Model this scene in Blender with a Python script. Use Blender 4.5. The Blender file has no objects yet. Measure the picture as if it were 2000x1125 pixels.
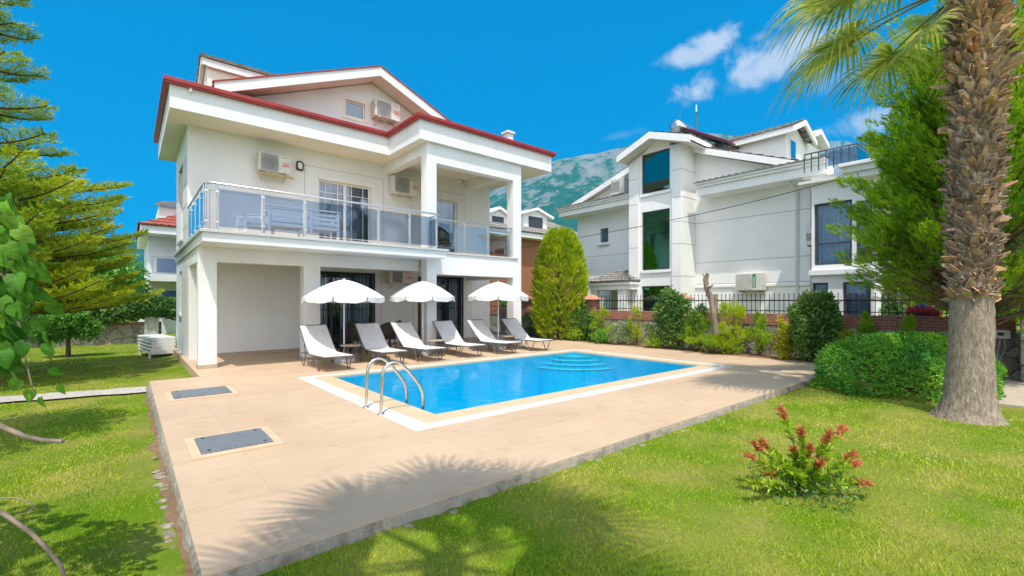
import bpy, math, random
import numpy as np
from mathutils import Vector, Matrix

random.seed(7); rng = np.random.default_rng(11)
S = bpy.context.scene
COL = S.collection
PI = math.pi
# ---------------------------------------------------------------- camera
CH = 1.55; FP = 888.9; HY = 588.0
YAW = math.radians(40.15)
FW = (math.sin(YAW), math.cos(YAW)); RT = (math.cos(YAW), -math.sin(YAW))
cd = bpy.data.cameras.new('camera'); cam = bpy.data.objects.new('camera', cd); COL.objects.link(cam)
cd.lens = 16.0; cd.sensor_width = 36.0; cd.shift_y = (HY - 562.5) / 2000.0
cd.clip_start = 0.05; cd.clip_end = 9000
cam.location = (0, 0, CH); cam.rotation_euler = (PI / 2, 0, -YAW)
S.camera = cam
# ---------------------------------------------------------------- light
SUN = Vector((0.28, 0.38, -1.0)).normalized()
sd = bpy.data.lights.new('sun', 'SUN'); so = bpy.data.objects.new('sun', sd); COL.objects.link(so)
sd.energy = 3.2; sd.angle = math.radians(0.5); sd.color = (1.0, 0.93, 0.82)
so.rotation_euler = SUN.to_track_quat('-Z', 'Y').to_euler(); so.location = (0, 0, 40)
S.view_settings.view_transform = 'Standard'; S.view_settings.look = 'None'
S.view_settings.exposure = 0.70; S.view_settings.gamma = 1.0
S.render.use_motion_blur = False
S.cycles.max_bounces = 8; S.cycles.transparent_max_bounces = 24; S.cycles.diffuse_bounces = 4
S.cycles.glossy_bounces = 4; S.cycles.caustics_reflective = False; S.cycles.caustics_refractive = False

def pdir(u, v):                       # direction seen at photo pixel (u, v)
    l = (u - 1000) / FP; h = (HY - v) / FP
    return Vector((FW[0] + RT[0] * l, FW[1] + RT[1] * l, h))
def G(u, v, z=0.0):
    r = pdir(u, v); t = (z - CH) / r.z; return Vector((r.x * t, r.y * t, z))
def PX(u, v, x):
    r = pdir(u, v); t = x / r.x; return Vector((x, r.y * t, CH + r.z * t))
def PY(u, v, y):
    r = pdir(u, v); t = y / r.y; return Vector((r.x * t, y, CH + r.z * t))
def PD(u, v, d):
    r = pdir(u, v); return Vector((r.x * d, r.y * d, CH + r.z * d))

# ---- sky
W = bpy.data.worlds.new('World'); S.world = W; W.use_nodes = True
nt = W.node_tree; nt.nodes.clear(); N = nt.nodes; L = nt.links
wo = N.new('ShaderNodeOutputWorld'); bg = N.new('ShaderNodeBackground'); L.new(bg.outputs[0], wo.inputs[0])
sky = N.new('ShaderNodeTexSky'); sky.sky_type = 'NISHITA'; sky.sun_disc = False
sky.sun_elevation = math.atan2(1.0, math.hypot(0.28, 0.38)); sky.sun_rotation = math.atan2(-0.28, -0.38)
sky.air_density = 0.8; sky.dust_density = 0.0; sky.ozone_density = 3.5
bg.inputs[1].default_value = 0.15
hs = N.new('ShaderNodeHueSaturation'); hs.inputs['Saturation'].default_value = 1.75; hs.inputs['Hue'].default_value = 0.490
hs.inputs['Value'].default_value = .88
L.new(sky.outputs[0], hs.inputs['Color'])
tc = N.new('ShaderNodeTexCoord')
def vm(op, a, b=None):
    n = N.new('ShaderNodeVectorMath'); n.operation = op
    L.new(a, n.inputs[0])
    if b is not None:
        if isinstance(b, (tuple, Vector)): n.inputs[1].default_value = tuple(b)
        else: L.new(b, n.inputs[1])
    return n
def mt(op, a, b=None, clamp=False):
    n = N.new('ShaderNodeMath'); n.operation = op; n.use_clamp = clamp
    for i, q in enumerate((a, b)):
        if q is None: continue
        if isinstance(q, (int, float)): n.inputs[i].default_value = q
        else: L.new(q, n.inputs[i])
    return n.outputs[0]
dn = vm('NORMALIZE', tc.outputs['Generated']).outputs[0]
nz = N.new('ShaderNodeTexNoise'); nz.inputs['Scale'].default_value = 14; nz.inputs['Detail'].default_value = 7
nz.inputs['Roughness'].default_value = 0.62; nz.inputs['Distortion'].default_value = 0.4
L.new(dn, nz.inputs['Vector'])
total = None
# cloud patches: direction, half-width, half-height (pixels), tilt, density
for (cu, cv, hw, hh, tilt, dens) in ((1345, 112, 55, 20, -0.25, .9), (1398, 78, 45, 26, -0.6, 1.0), (1500, 112, 62, 42, -0.25, 1.0),
        (1560, 90, 60, 30, -.3, .9), (1360, 182, 44, 32, -0.5, 1.0), (1485, 72, 30, 14, -.3, .45), (1520, 50, 34, 8, 0, .3), (1730, 228, 72, 24, -0.25, .75),
        (1210, 265, 60, 10, -.2, .25), (1445, 170, 40, 14, 0, .25), (1640, 150, 60, 30, -.2, .35)):
    c = pdir(cu, cv).normalized()
    t1 = (pdir(cu + 10, cv + 10 * tilt) - pdir(cu, cv)); t1 = (t1 - c * t1.dot(c)).normalized(); t2 = c.cross(t1)
    k = FP * (c.length / pdir(cu, cv).length)
    k = FP / pdir(cu, cv).length
    a = mt('MULTIPLY', vm('DOT_PRODUCT', dn, t1).outputs['Value'], k / hw * 1.15)
    b = mt('MULTIPLY', vm('DOT_PRODUCT', dn, t2).outputs['Value'], k / hh * 1.15)
    r2 = mt('ADD', mt('MULTIPLY', a, a), mt('MULTIPLY', b, b))
    m = mt('MULTIPLY', mt('SUBTRACT', 1.0, mt('SQRT', r2)), 1.0)
    front = mt('GREATER_THAN', vm('DOT_PRODUCT', dn, c).outputs['Value'], 0.5)
    m = mt('ADD', m, mt('MULTIPLY', mt('SUBTRACT', nz.outputs['Fac'], 0.5), 2.6))
    m = mt('MULTIPLY', mt('MULTIPLY', mt('MULTIPLY', m, 1.25), 1.0, True), front)
    m = mt('MULTIPLY', m, dens)
    total = m if total is None else mt('MAXIMUM', total, m)
ss = N.new('ShaderNodeMapRange'); ss.interpolation_type = 'SMOOTHSTEP'; ss.inputs['From Max'].default_value = 1.0
L.new(total, ss.inputs['Value'])
mx = N.new('ShaderNodeMix'); mx.data_type = 'RGBA'
# broad white cloud added low behind the photographer as fill light, deep blue elsewhere
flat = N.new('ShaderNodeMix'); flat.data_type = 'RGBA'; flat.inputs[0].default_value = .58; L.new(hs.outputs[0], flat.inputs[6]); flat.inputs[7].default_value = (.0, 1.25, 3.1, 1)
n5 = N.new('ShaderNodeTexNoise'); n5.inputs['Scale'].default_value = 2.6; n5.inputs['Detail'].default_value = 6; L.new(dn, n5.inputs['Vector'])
fill_cloud = mt('ADD', vm('DOT_PRODUCT', dn, (-FW[0] * .97, -FW[1] * .97, .24)).outputs['Value'], mt('MULTIPLY', mt('SUBTRACT', n5.outputs['Fac'], .5), 1.0))
bk = N.new('ShaderNodeMapRange'); bk.interpolation_type = 'SMOOTHSTEP'; bk.inputs['From Min'].default_value = .15; bk.inputs['From Max'].default_value = .55; L.new(fill_cloud, bk.inputs['Value'])
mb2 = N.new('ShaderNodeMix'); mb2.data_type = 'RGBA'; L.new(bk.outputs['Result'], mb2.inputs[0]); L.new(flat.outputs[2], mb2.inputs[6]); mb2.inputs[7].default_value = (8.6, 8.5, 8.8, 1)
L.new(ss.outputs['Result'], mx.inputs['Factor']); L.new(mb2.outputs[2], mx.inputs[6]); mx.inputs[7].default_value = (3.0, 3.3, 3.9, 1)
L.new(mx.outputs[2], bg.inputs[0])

# ---------------------------------------------------------------- helpers
def new_mat(name):
    m = bpy.data.materials.new(name); m.use_nodes = True
    t = m.node_tree; t.nodes.clear()
    o = t.nodes.new('ShaderNodeOutputMaterial'); return m, t, o
def pmat(name, c1, c2=None, rough=.6, scale=4., detail=5, bump=0., bscale=40., metal=0., spec=.5, stretch=(1, 1, 1), lo=.35, hi=.65, c3=None):
    m, t, o = new_mat(name); n = t.nodes; l = t.links
    p = n.new('ShaderNodeBsdfPrincipled'); l.new(p.outputs[0], o.inputs[0])
    p.inputs['Roughness'].default_value = rough; p.inputs['Metallic'].default_value = metal
    p.inputs['Specular IOR Level'].default_value = spec
    g = n.new('ShaderNodeNewGeometry'); mp = n.new('ShaderNodeMapping'); mp.inputs['Scale'].default_value = stretch
    l.new(g.outputs['Position'], mp.inputs['Vector'])
    c1 = tuple(c1) + (1,)
    if c2 is None: c2 = tuple(x * .93 for x in c1[:3])
    nz = n.new('ShaderNodeTexNoise'); nz.inputs['Scale'].default_value = scale; nz.inputs['Detail'].default_value = detail
    l.new(mp.outputs[0], nz.inputs['Vector'])
    r = n.new('ShaderNodeValToRGB'); r.color_ramp.elements[0].position = lo; r.color_ramp.elements[1].position = hi
    r.color_ramp.elements[0].color = c1; r.color_ramp.elements[1].color = tuple(c2) + (1,)
    if c3: e = r.color_ramp.elements.new((lo + hi) / 2); e.color = tuple(c3) + (1,)
    l.new(nz.outputs['Fac'], r.inputs[0]); l.new(r.outputs[0], p.inputs['Base Color'])
    if bump:
        n2 = n.new('ShaderNodeTexNoise'); n2.inputs['Scale'].default_value = bscale; n2.inputs['Detail'].default_value = 4
        l.new(mp.outputs[0], n2.inputs['Vector'])
        b = n.new('ShaderNodeBump'); b.inputs['Strength'].default_value = bump; b.inputs['Distance'].default_value = .02
        l.new(n2.outputs['Fac'], b.inputs['Height']); l.new(b.outputs[0], p.inputs['Normal'])
    return m
def leafmat(name, ramp, trans=.35, rough=.45, nscale=1.2, spec=.4):
    """leaf material: colour from a per-leaf random value mixed with patches through the crown"""
    m, t, o = new_mat(name); n = t.nodes; l = t.links
    at = n.new('ShaderNodeAttribute'); at.attribute_name = 'tint'
    g = n.new('ShaderNodeNewGeometry'); nz = n.new('ShaderNodeTexNoise'); nz.inputs['Scale'].default_value = nscale; nz.inputs['Detail'].default_value = 3
    l.new(g.outputs['Position'], nz.inputs['Vector'])
    a = n.new('ShaderNodeMath'); a.operation = 'MULTIPLY_ADD'; a.inputs[1].default_value = 1.7; a.inputs[2].default_value = -.6
    l.new(nz.outputs['Fac'], a.inputs[0])
    b = n.new('ShaderNodeMath'); b.operation = 'MULTIPLY_ADD'; b.inputs[1].default_value = .55; l.new(at.outputs['Fac'], b.inputs[0])
    a2 = n.new('ShaderNodeMath'); a2.operation = 'MULTIPLY'; a2.inputs[1].default_value = .75; l.new(a.outputs[0], a2.inputs[0])
    l.new(a2.outputs[0], b.inputs[2])
    r = n.new('ShaderNodeValToRGB'); els = r.color_ramp.elements
    els[0].position = 0; els[0].color = tuple(ramp[0]) + (1,); els[1].position = 1; els[1].color = tuple(ramp[-1]) + (1,)
    for i, c in enumerate(ramp[1:-1]): e = els.new((i + 1) / (len(ramp) - 1)); e.color = tuple(c) + (1,)
    l.new(b.outputs[0], r.inputs[0])
    p = n.new('ShaderNodeBsdfPrincipled'); p.inputs['Roughness'].default_value = rough; p.inputs['Specular IOR Level'].default_value = spec
    l.new(r.outputs[0], p.inputs['Base Color'])
    tr = n.new('ShaderNodeBsdfTranslucent'); l.new(r.outputs[0], tr.inputs['Color'])
    mxs = n.new('ShaderNodeMixShader'); mxs.inputs[0].default_value = trans
    l.new(p.outputs[0], mxs.inputs[1]); l.new(tr.outputs[0], mxs.inputs[2]); l.new(mxs.outputs[0], o.inputs[0])
    return m
def glassmat(name, tint, reflect=1.0, rough=.02, ior=1.5, gcol=(1, 1, 1)):
    m, t, o = new_mat(name); n = t.nodes; l = t.links
    tr = n.new('ShaderNodeBsdfTransparent'); tr.inputs[0].default_value = tuple(tint) + (1,)
    gl = n.new('ShaderNodeBsdfGlossy'); gl.inputs['Roughness'].default_value = rough; gl.inputs[0].default_value = tuple(gcol) + (1,)
    f = n.new('ShaderNodeFresnel'); f.inputs[0].default_value = ior
    k = n.new('ShaderNodeMath'); k.operation = 'MULTIPLY'; k.inputs[1].default_value = reflect; k.use_clamp = True
    l.new(f.outputs[0], k.inputs[0])
    mxs = n.new('ShaderNodeMixShader'); l.new(k.outputs[0], mxs.inputs[0]); l.new(tr.outputs[0], mxs.inputs[1]); l.new(gl.outputs[0], mxs.inputs[2])
    l.new(mxs.outputs[0], o.inputs[0]); return m

class MB:
    def __init__(s): s.v = []; s.f = []; s.sm = []
    def add(s, vs, fs, smooth=False):
        o = len(s.v); s.v += [tuple(q) for q in vs]; s.f += [tuple(i + o for i in f) for f in fs]; s.sm += [smooth] * len(fs); return s
    def box(s, x0, y0, z0, x1, y1, z1, M=None):
        if x0 > x1: x0, x1 = x1, x0
        if y0 > y1: y0, y1 = y1, y0
        if z0 > z1: z0, z1 = z1, z0
        vs = [Vector(p) for p in ((x0, y0, z0), (x1, y0, z0), (x1, y1, z0), (x0, y1, z0), (x0, y0, z1), (x1, y0, z1), (x1, y1, z1), (x0, y1, z1))]
        if M: vs = [M @ p for p in vs]
        return s.add(vs, [(0, 3, 2, 1), (4, 5, 6, 7), (0, 1, 5, 4), (1, 2, 6, 5), (2, 3, 7, 6), (3, 0, 4, 7)])
    def beam(s, a, b, w, h=None):
        """square bar from a to b"""
        a = Vector(a); b = Vector(b); d = (b - a).normalized(); h = h or w
        up = Vector((0, 0, 1)) if abs(d.z) < .95 else Vector((0, 1, 0))
        x = d.cross(up).normalized() * w / 2; y = x.cross(d).normalized() * h / 2
        vs = [a - x - y, a + x - y, a + x + y, a - x + y, b - x - y, b + x - y, b + x + y, b - x + y]
        return s.add(vs, [(3, 2, 1, 0), (4, 5, 6, 7), (0, 1, 5, 4), (1, 2, 6, 5), (2, 3, 7, 6), (3, 0, 4, 7)])
    def prism(s, poly, z0, z1):
        n = len(poly); vs = [(p[0], p[1], z0) for p in poly] + [(p[0], p[1], z1) for p in poly]
        fs = [tuple(range(n - 1, -1, -1)), tuple(range(n, 2 * n))] + [(i, (i + 1) % n, n + (i + 1) % n, n + i) for i in range(n)]
        return s.add(vs, fs)
    def ext(s, pts, off):
        """extrude a closed 3-D polygon by a vector"""
        n = len(pts); off = Vector(off); vs = [Vector(p) for p in pts] + [Vector(p) + off for p in pts]
        return s.add(vs, [tuple(range(n - 1, -1, -1)), tuple(range(n, 2 * n))] + [(i, (i + 1) % n, n + (i + 1) % n, n + i) for i in range(n)])
    def tube(s, path, r, n=8, cap=True):
        P = [Vector(p) for p in path]; k = len(P); rs = r if isinstance(r, (list, tuple)) else [r] * k
        vs = []; pu = None
        for i in range(k):
            d = (P[min(i + 1, k - 1)] - P[max(i - 1, 0)]).normalized()
            if pu is None: pu = d.orthogonal().normalized()
            pu = (pu - d * pu.dot(d)).normalized(); w = d.cross(pu)
            for j in range(n):
                a = 2 * PI * j / n; vs.append(P[i] + (pu * math.cos(a) + w * math.sin(a)) * rs[i])
        fs = [(i * n + j, i * n + (j + 1) % n, (i + 1) * n + (j + 1) % n, (i + 1) * n + j) for i in range(k - 1) for j in range(n)]
        s.add(vs, fs, True)
        if cap: s.add(vs[:n], [tuple(range(n - 1, -1, -1))]); s.add(vs[-n:], [tuple(range(n))])
        return s
    def lathe(s, prof, n=24, c=(0, 0, 0), smooth=True):
        vs = []
        for (r, z) in prof:
            for j in range(n): a = 2 * PI * j / n; vs.append((c[0] + r * math.cos(a), c[1] + r * math.sin(a), c[2] + z))
        fs = [(i * n + j, i * n + (j + 1) % n, (i + 1) * n + (j + 1) % n, (i + 1) * n + j) for i in range(len(prof) - 1) for j in range(n)]
        return s.add(vs, fs, smooth)
    def quad(s, a, b, c, d): return s.add([a, b, c, d], [(0, 1, 2, 3)])
    def wall_y(s, x0, x1, z0, z1, y0, y1, ops=()):
        xs = sorted({x0, x1, *[q for o in ops for q in o[:2]]}); zs = sorted({z0, z1, *[q for o in ops for q in o[2:]]})
        for i in range(len(xs) - 1):
            run = None
            for j in range(len(zs) - 1):
                cx = (xs[i] + xs[i + 1]) / 2; cz = (zs[j] + zs[j + 1]) / 2
                if any(o[0] < cx < o[1] and o[2] < cz < o[3] for o in ops):
                    if run is not None: s.box(xs[i], y0, run, xs[i + 1], y1, zs[j]); run = None
                elif run is None: run = zs[j]
            if run is not None: s.box(xs[i], y0, run, xs[i + 1], y1, zs[-1])
        return s
    def wall_x(s, y0, y1, z0, z1, x0, x1, ops=()):
        t = MB().wall_y(y0, y1, z0, z1, x0, x1, ops)
        return s.add([(q[1], q[0], q[2]) for q in t.v], [tuple(reversed(f)) for f in t.f])
    def build(s, name, mat, parent=None, bevel=0, bseg=2):
        me = bpy.data.meshes.new(name); off = Vector((0, 0, 0))
        if parent is not None:
            off = parent.location.copy()
            if parent.parent: off = off + parent.parent.location
        me.from_pydata([(v[0] - off[0], v[1] - off[1], v[2] - off[2]) for v in s.v], [], s.f)
        me.polygons.foreach_set('use_smooth', s.sm); me.materials.append(mat); me.update()
        o = bpy.data.objects.new(name, me); COL.objects.link(o)
        if parent is not None: o.parent = parent
        if bevel:
            b = o.modifiers.new('bevel', 'BEVEL'); b.width = bevel; b.segments = bseg; b.limit_method = 'ANGLE'; b.angle_limit = .6
        return o
def tag(o, label=None, cat=None, group=None, kind=None):
    if label: o['label'] = label
    if cat: o['category'] = cat
    if group: o['group'] = group
    if kind: o['kind'] = kind
    return o
def thing(name, label, cat, loc=(0, 0, 0), group=None):
    o = bpy.data.objects.new(name, None); COL.objects.link(o); o.location = loc; o.empty_display_size = .2
    return tag(o, label, cat, group)
def copy_tree(o, parent=None):
    c = o.copy(); COL.objects.link(c)
    if parent is not None: c.parent = parent
    for ch in list(o.children): copy_tree(ch, c)
    return c
def at(o, loc, rz=0, label=None, group=None):
    o.location = loc; o.rotation_euler = (0, 0, rz)
    if label: o['label'] = label
    if group: o['group'] = group
    return o

# numpy leaf meshes ---------------------------------------------------
def norm(a): return a / np.maximum(np.linalg.norm(a, axis=-1, keepdims=True), 1e-9)
def leaves(name, mat, P, D, Nn, Ln, Wd, parent=None, tint=None, fold=.0, blade=False, droop=0.):
    """one leaf per point: P base, D growth direction, Nn leaf normal; blade = 3-point needle"""
    P = np.asarray(P, float); n = len(P); D = norm(np.asarray(D, float)); Nn = np.asarray(Nn, float)
    X = norm(np.cross(D, Nn)); Nn = norm(np.cross(X, D))
    Ln = np.broadcast_to(np.asarray(Ln, float), (n,))[:, None]; Wd = np.broadcast_to(np.asarray(Wd, float), (n,))[:, None]
    dr = np.zeros((n, 3)); dr[:, 2] = -1
    if blade:
        V = np.stack([P - X * Wd / 2, P + X * Wd / 2, P + D * Ln + dr * droop * Ln], 1); k = 3
    else:
        mid = P + D * Ln * .45
        V = np.stack([P, mid + X * Wd / 2 + Nn * Wd * fold, P + D * Ln + dr * droop * Ln, mid - X * Wd / 2 + Nn * Wd * fold], 1); k = 4
    off = np.zeros(3)
    if parent is not None:
        off = np.array(parent.location)
    V = V.reshape(-1, 3) - off
    me = bpy.data.meshes.new(name); me.vertices.add(n * k); me.vertices.foreach_set('co', V.astype(np.float32).ravel())
    me.loops.add(n * k); me.loops.foreach_set('vertex_index', np.arange(n * k, dtype=np.int32))
    me.polygons.add(n); me.polygons.foreach_set('loop_start', np.arange(0, n * k, k, dtype=np.int32))
    if tint is None: tint = rng.random(n)
    at_ = me.attributes.new('tint', 'FLOAT', 'POINT'); at_.data.foreach_set('value', np.repeat(tint, k).astype(np.float32))
    me.materials.append(mat); me.update(calc_edges=True); me.validate()
    o = bpy.data.objects.new(name, me); COL.objects.link(o)
    if parent is not None: o.parent = parent
    return o
def rdir(n):
    return norm(rng.normal(size=(n, 3)))
def smooth01(t): t = np.clip(t, 0, 1); return t * t * (3 - 2 * t)

# ---------------------------------------------------------------- materials
WHITE = pmat('white_render', (.82, .835, .85), (.73, .74, .75), rough=.85, scale=1.3, detail=8, bump=.25, bscale=90, stretch=(1, 1, .35), spec=.2, lo=.3, hi=.75)
WHITE2 = pmat('neighbour_render', (.88, .88, .87), (.80, .80, .79), rough=.85, scale=1.1, detail=8, bump=.2, bscale=60, spec=.2, lo=.3, hi=.75)
SOFFIT = pmat('soffit_paint', (.82, .79, .71), (.77, .74, .66), rough=.85, scale=1.2, bump=.15, bscale=60, spec=.2)
GROOVE = pmat('joint_line', (.36, .35, .34), rough=.9)
REDM = pmat('red_metal', (.36, .028, .022), (.28, .02, .018), rough=.38, scale=3, spec=.5)
REDTILE = pmat('red_tile', (.42, .12, .08), (.3, .08, .06), rough=.8, scale=6)
GREYTILE = pmat('grey_tile', (.22, .20, .18), (.36, .34, .31), rough=.85, scale=5, bump=.3)
FRAMEW = pmat('white_frame', (.8, .8, .8), rough=.4)
FRAMED = pmat('dark_frame', (.05, .055, .065), rough=.45)
IRON = pmat('black_iron', (.012, .012, .014), rough=.5)
ALU = pmat('aluminium', (.62, .64, .67), (.55, .57, .6), rough=.28, metal=.9, scale=10)
CHROME = pmat('stainless', (.78, .72, .62), (.68, .62, .54), rough=.18, metal=1., scale=12)
GLASS = glassmat('balcony_glass', (.60, .69, .80), .9)
CLEAR = glassmat('terrace_glass', (.74, .83, .90), 1.2)
WGLASS = glassmat('window_glass', (.55, .68, .78), 3.0)
TGLASS = glassmat('tower_glass', (.20, .60, .48), 7.0, rough=.01, ior=1.45, gcol=(.30, .72, .66))
BGLASS = glassmat('bay_glass', (.66, .78, .86), 1.6)
DARKROOM = pmat('interior', (.42, .40, .37), rough=.9)
CURT = pmat('curtain', (.88, .9, .92), (.78, .8, .84), rough=.9, scale=3)
ACW = pmat('ac_casing', (.70, .68, .62), (.62, .60, .54), rough=.5, scale=6)
ACG = pmat('ac_grille', (.33, .33, .33), rough=.6)
ACR = pmat('ac_sticker', (.70, .22, .18), (.78, .36, .3), rough=.5, scale=30)
RUSTY = pmat('old_foam', (.52, .42, .26), (.40, .30, .17), rough=.9, scale=14, bump=.4)
CANVAS = pmat('canvas', (.72, .705, .70), (.66, .65, .645), rough=.9, scale=5, bump=.1, bscale=200, spec=.1)
SLING = pmat('sling_mesh', (.70, .675, .66), (.63, .61, .60), rough=.85, scale=6, bump=.25, bscale=320, spec=.15)
GUN = pmat('grey_tube', (.13, .12, .12), (.17, .16, .15), rough=.4, scale=8, metal=.3)
RATTAN = pmat('dark_rattan', (.035, .03, .028), (.07, .06, .055), rough=.6, scale=50, bump=.6, bscale=160)
CONC = pmat('concrete', (.55, .54, .52), (.45, .44, .42), rough=.9, scale=8, bump=.4)
BARKG = pmat('grey_bark', (.30, .23, .17), (.17, .13, .10), rough=.9, scale=9, bump=1., bscale=30, stretch=(1, 1, .3))
BRICK = pmat('brick_band', (.42, .13, .075), (.30, .085, .05), rough=.85, scale=9, bump=.4)
CAPM = pmat('salmon_cap', (.62, .27, .19), (.52, .21, .15), rough=.8, scale=9, bump=.2)
SLAT = pmat('painted_slat', (.84, .85, .86), (.76, .78, .8), rough=.6, scale=9)
PLASTIC = pmat('white_plastic', (.78, .78, .77), (.7, .7, .7), rough=.35, scale=4)

def brickmat(name, c1, c2, mortar, sx, sz, bw=.22, rh=.07):
    m, t, o = new_mat(name); n = t.nodes; l = t.links
    g = n.new('ShaderNodeNewGeometry'); mp = n.new('ShaderNodeMapping'); mp.inputs['Rotation'].default_value = (PI / 2, 0, 0) if sx else (PI / 2, 0, 0)
    sep = n.new('ShaderNodeSeparateXYZ'); l.new(g.outputs['Position'], sep.inputs[0])
    add = n.new('ShaderNodeMath'); l.new(sep.outputs[0], add.inputs[0]); l.new(sep.outputs[1], add.inputs[1])
    cb = n.new('ShaderNodeCombineXYZ'); l.new(add.outputs[0], cb.inputs[0]); l.new(sep.outputs[2], cb.inputs[1])
    b = n.new('ShaderNodeTexBrick'); l.new(cb.outputs[0], b.inputs['Vector'])
    b.inputs['Scale'].default_value = 1; b.inputs['Brick Width'].default_value = bw; b.inputs['Row Height'].default_value = rh; b.inputs['Mortar Size'].default_value = .007
    b.inputs['Color1'].default_value = tuple(c1) + (1,); b.inputs['Color2'].default_value = tuple(c2) + (1,); b.inputs['Mortar'].default_value = tuple(mortar) + (1,)
    p = n.new('ShaderNodeBsdfPrincipled'); p.inputs['Roughness'].default_value = .85; l.new(b.outputs['Color'], p.inputs['Base Color'])
    bp = n.new('ShaderNodeBump'); bp.inputs['Strength'].default_value = .5; bp.inputs['Distance'].default_value = .01; bp.invert = True
    l.new(b.outputs['Fac'], bp.inputs['Height']); l.new(bp.outputs[0], p.inputs['Normal']); l.new(p.outputs[0], o.inputs[0]); return m
BRICKS = brickmat('brickwork', (.36, .13, .08), (.26, .09, .06), (.40, .26, .20), 1, 1)

def stonemat(name):
    m, t, o = new_mat(name); n = t.nodes; l = t.links
    g = n.new('ShaderNodeNewGeometry'); nz = n.new('ShaderNodeTexNoise'); nz.inputs['Scale'].default_value = 3
    l.new(g.outputs['Position'], nz.inputs['Vector'])
    mxv = n.new('ShaderNodeMix'); mxv.data_type = 'RGBA'; mxv.inputs[0].default_value = .28; l.new(g.outputs['Position'], mxv.inputs[6]); l.new(nz.outputs['Color'], mxv.inputs[7])
    v = n.new('ShaderNodeTexVoronoi'); v.inputs['Scale'].default_value = 3.4; l.new(mxv.outputs[2], v.inputs['Vector'])
    v2 = n.new('ShaderNodeTexVoronoi'); v2.feature = 'DISTANCE_TO_EDGE'; v2.inputs['Scale'].default_value = 3.4; l.new(mxv.outputs[2], v2.inputs['Vector'])
    r = n.new('ShaderNodeValToRGB'); r.color_ramp.elements[0].color = (.20, .17, .13, 1); r.color_ramp.elements[1].color = (.46, .42, .35, 1)
    sp = n.new('ShaderNodeSeparateColor'); l.new(v.outputs['Color'], sp.inputs[0]); l.new(sp.outputs[0], r.inputs[0])
    n2 = n.new('ShaderNodeTexNoise'); n2.inputs['Scale'].default_value = 16; n2.inputs['Detail'].default_value = 6; l.new(g.outputs['Position'], n2.inputs['Vector'])
    mm = n.new('ShaderNodeMix'); mm.data_type = 'RGBA'; mm.blend_type = 'OVERLAY'; mm.inputs[0].default_value = .8; l.new(r.outputs[0], mm.inputs[6]); l.new(n2.outputs['Fac'], mm.inputs[7])
    e = n.new('ShaderNodeMapRange'); e.inputs['From Max'].default_value = .05; l.new(v2.outputs['Distance'], e.inputs['Value'])
    mo = n.new('ShaderNodeMix'); mo.data_type = 'RGBA'; l.new(e.outputs[0], mo.inputs[0]); mo.inputs[6].default_value = (.30, .27, .23, 1); l.new(mm.outputs[2], mo.inputs[7])
    p = n.new('ShaderNodeBsdfPrincipled'); p.inputs['Roughness'].default_value = .9; l.new(mo.outputs[2], p.inputs['Base Color'])
    h = n.new('ShaderNodeMath'); h.operation = 'MULTIPLY_ADD'; h.inputs[1].default_value = .35; l.new(n2.outputs['Fac'], h.inputs[0]); l.new(e.outputs[0], h.inputs[2])
    bp = n.new('ShaderNodeBump'); bp.inputs['Strength'].default_value = 1; bp.inputs['Distance'].default_value = .05; l.new(h.outputs[0], bp.inputs['Height'])
    l.new(bp.outputs[0], p.inputs['Normal']); l.new(p.outputs[0], o.inputs[0]); return m
STONE = stonemat('rubble_stone')

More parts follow.
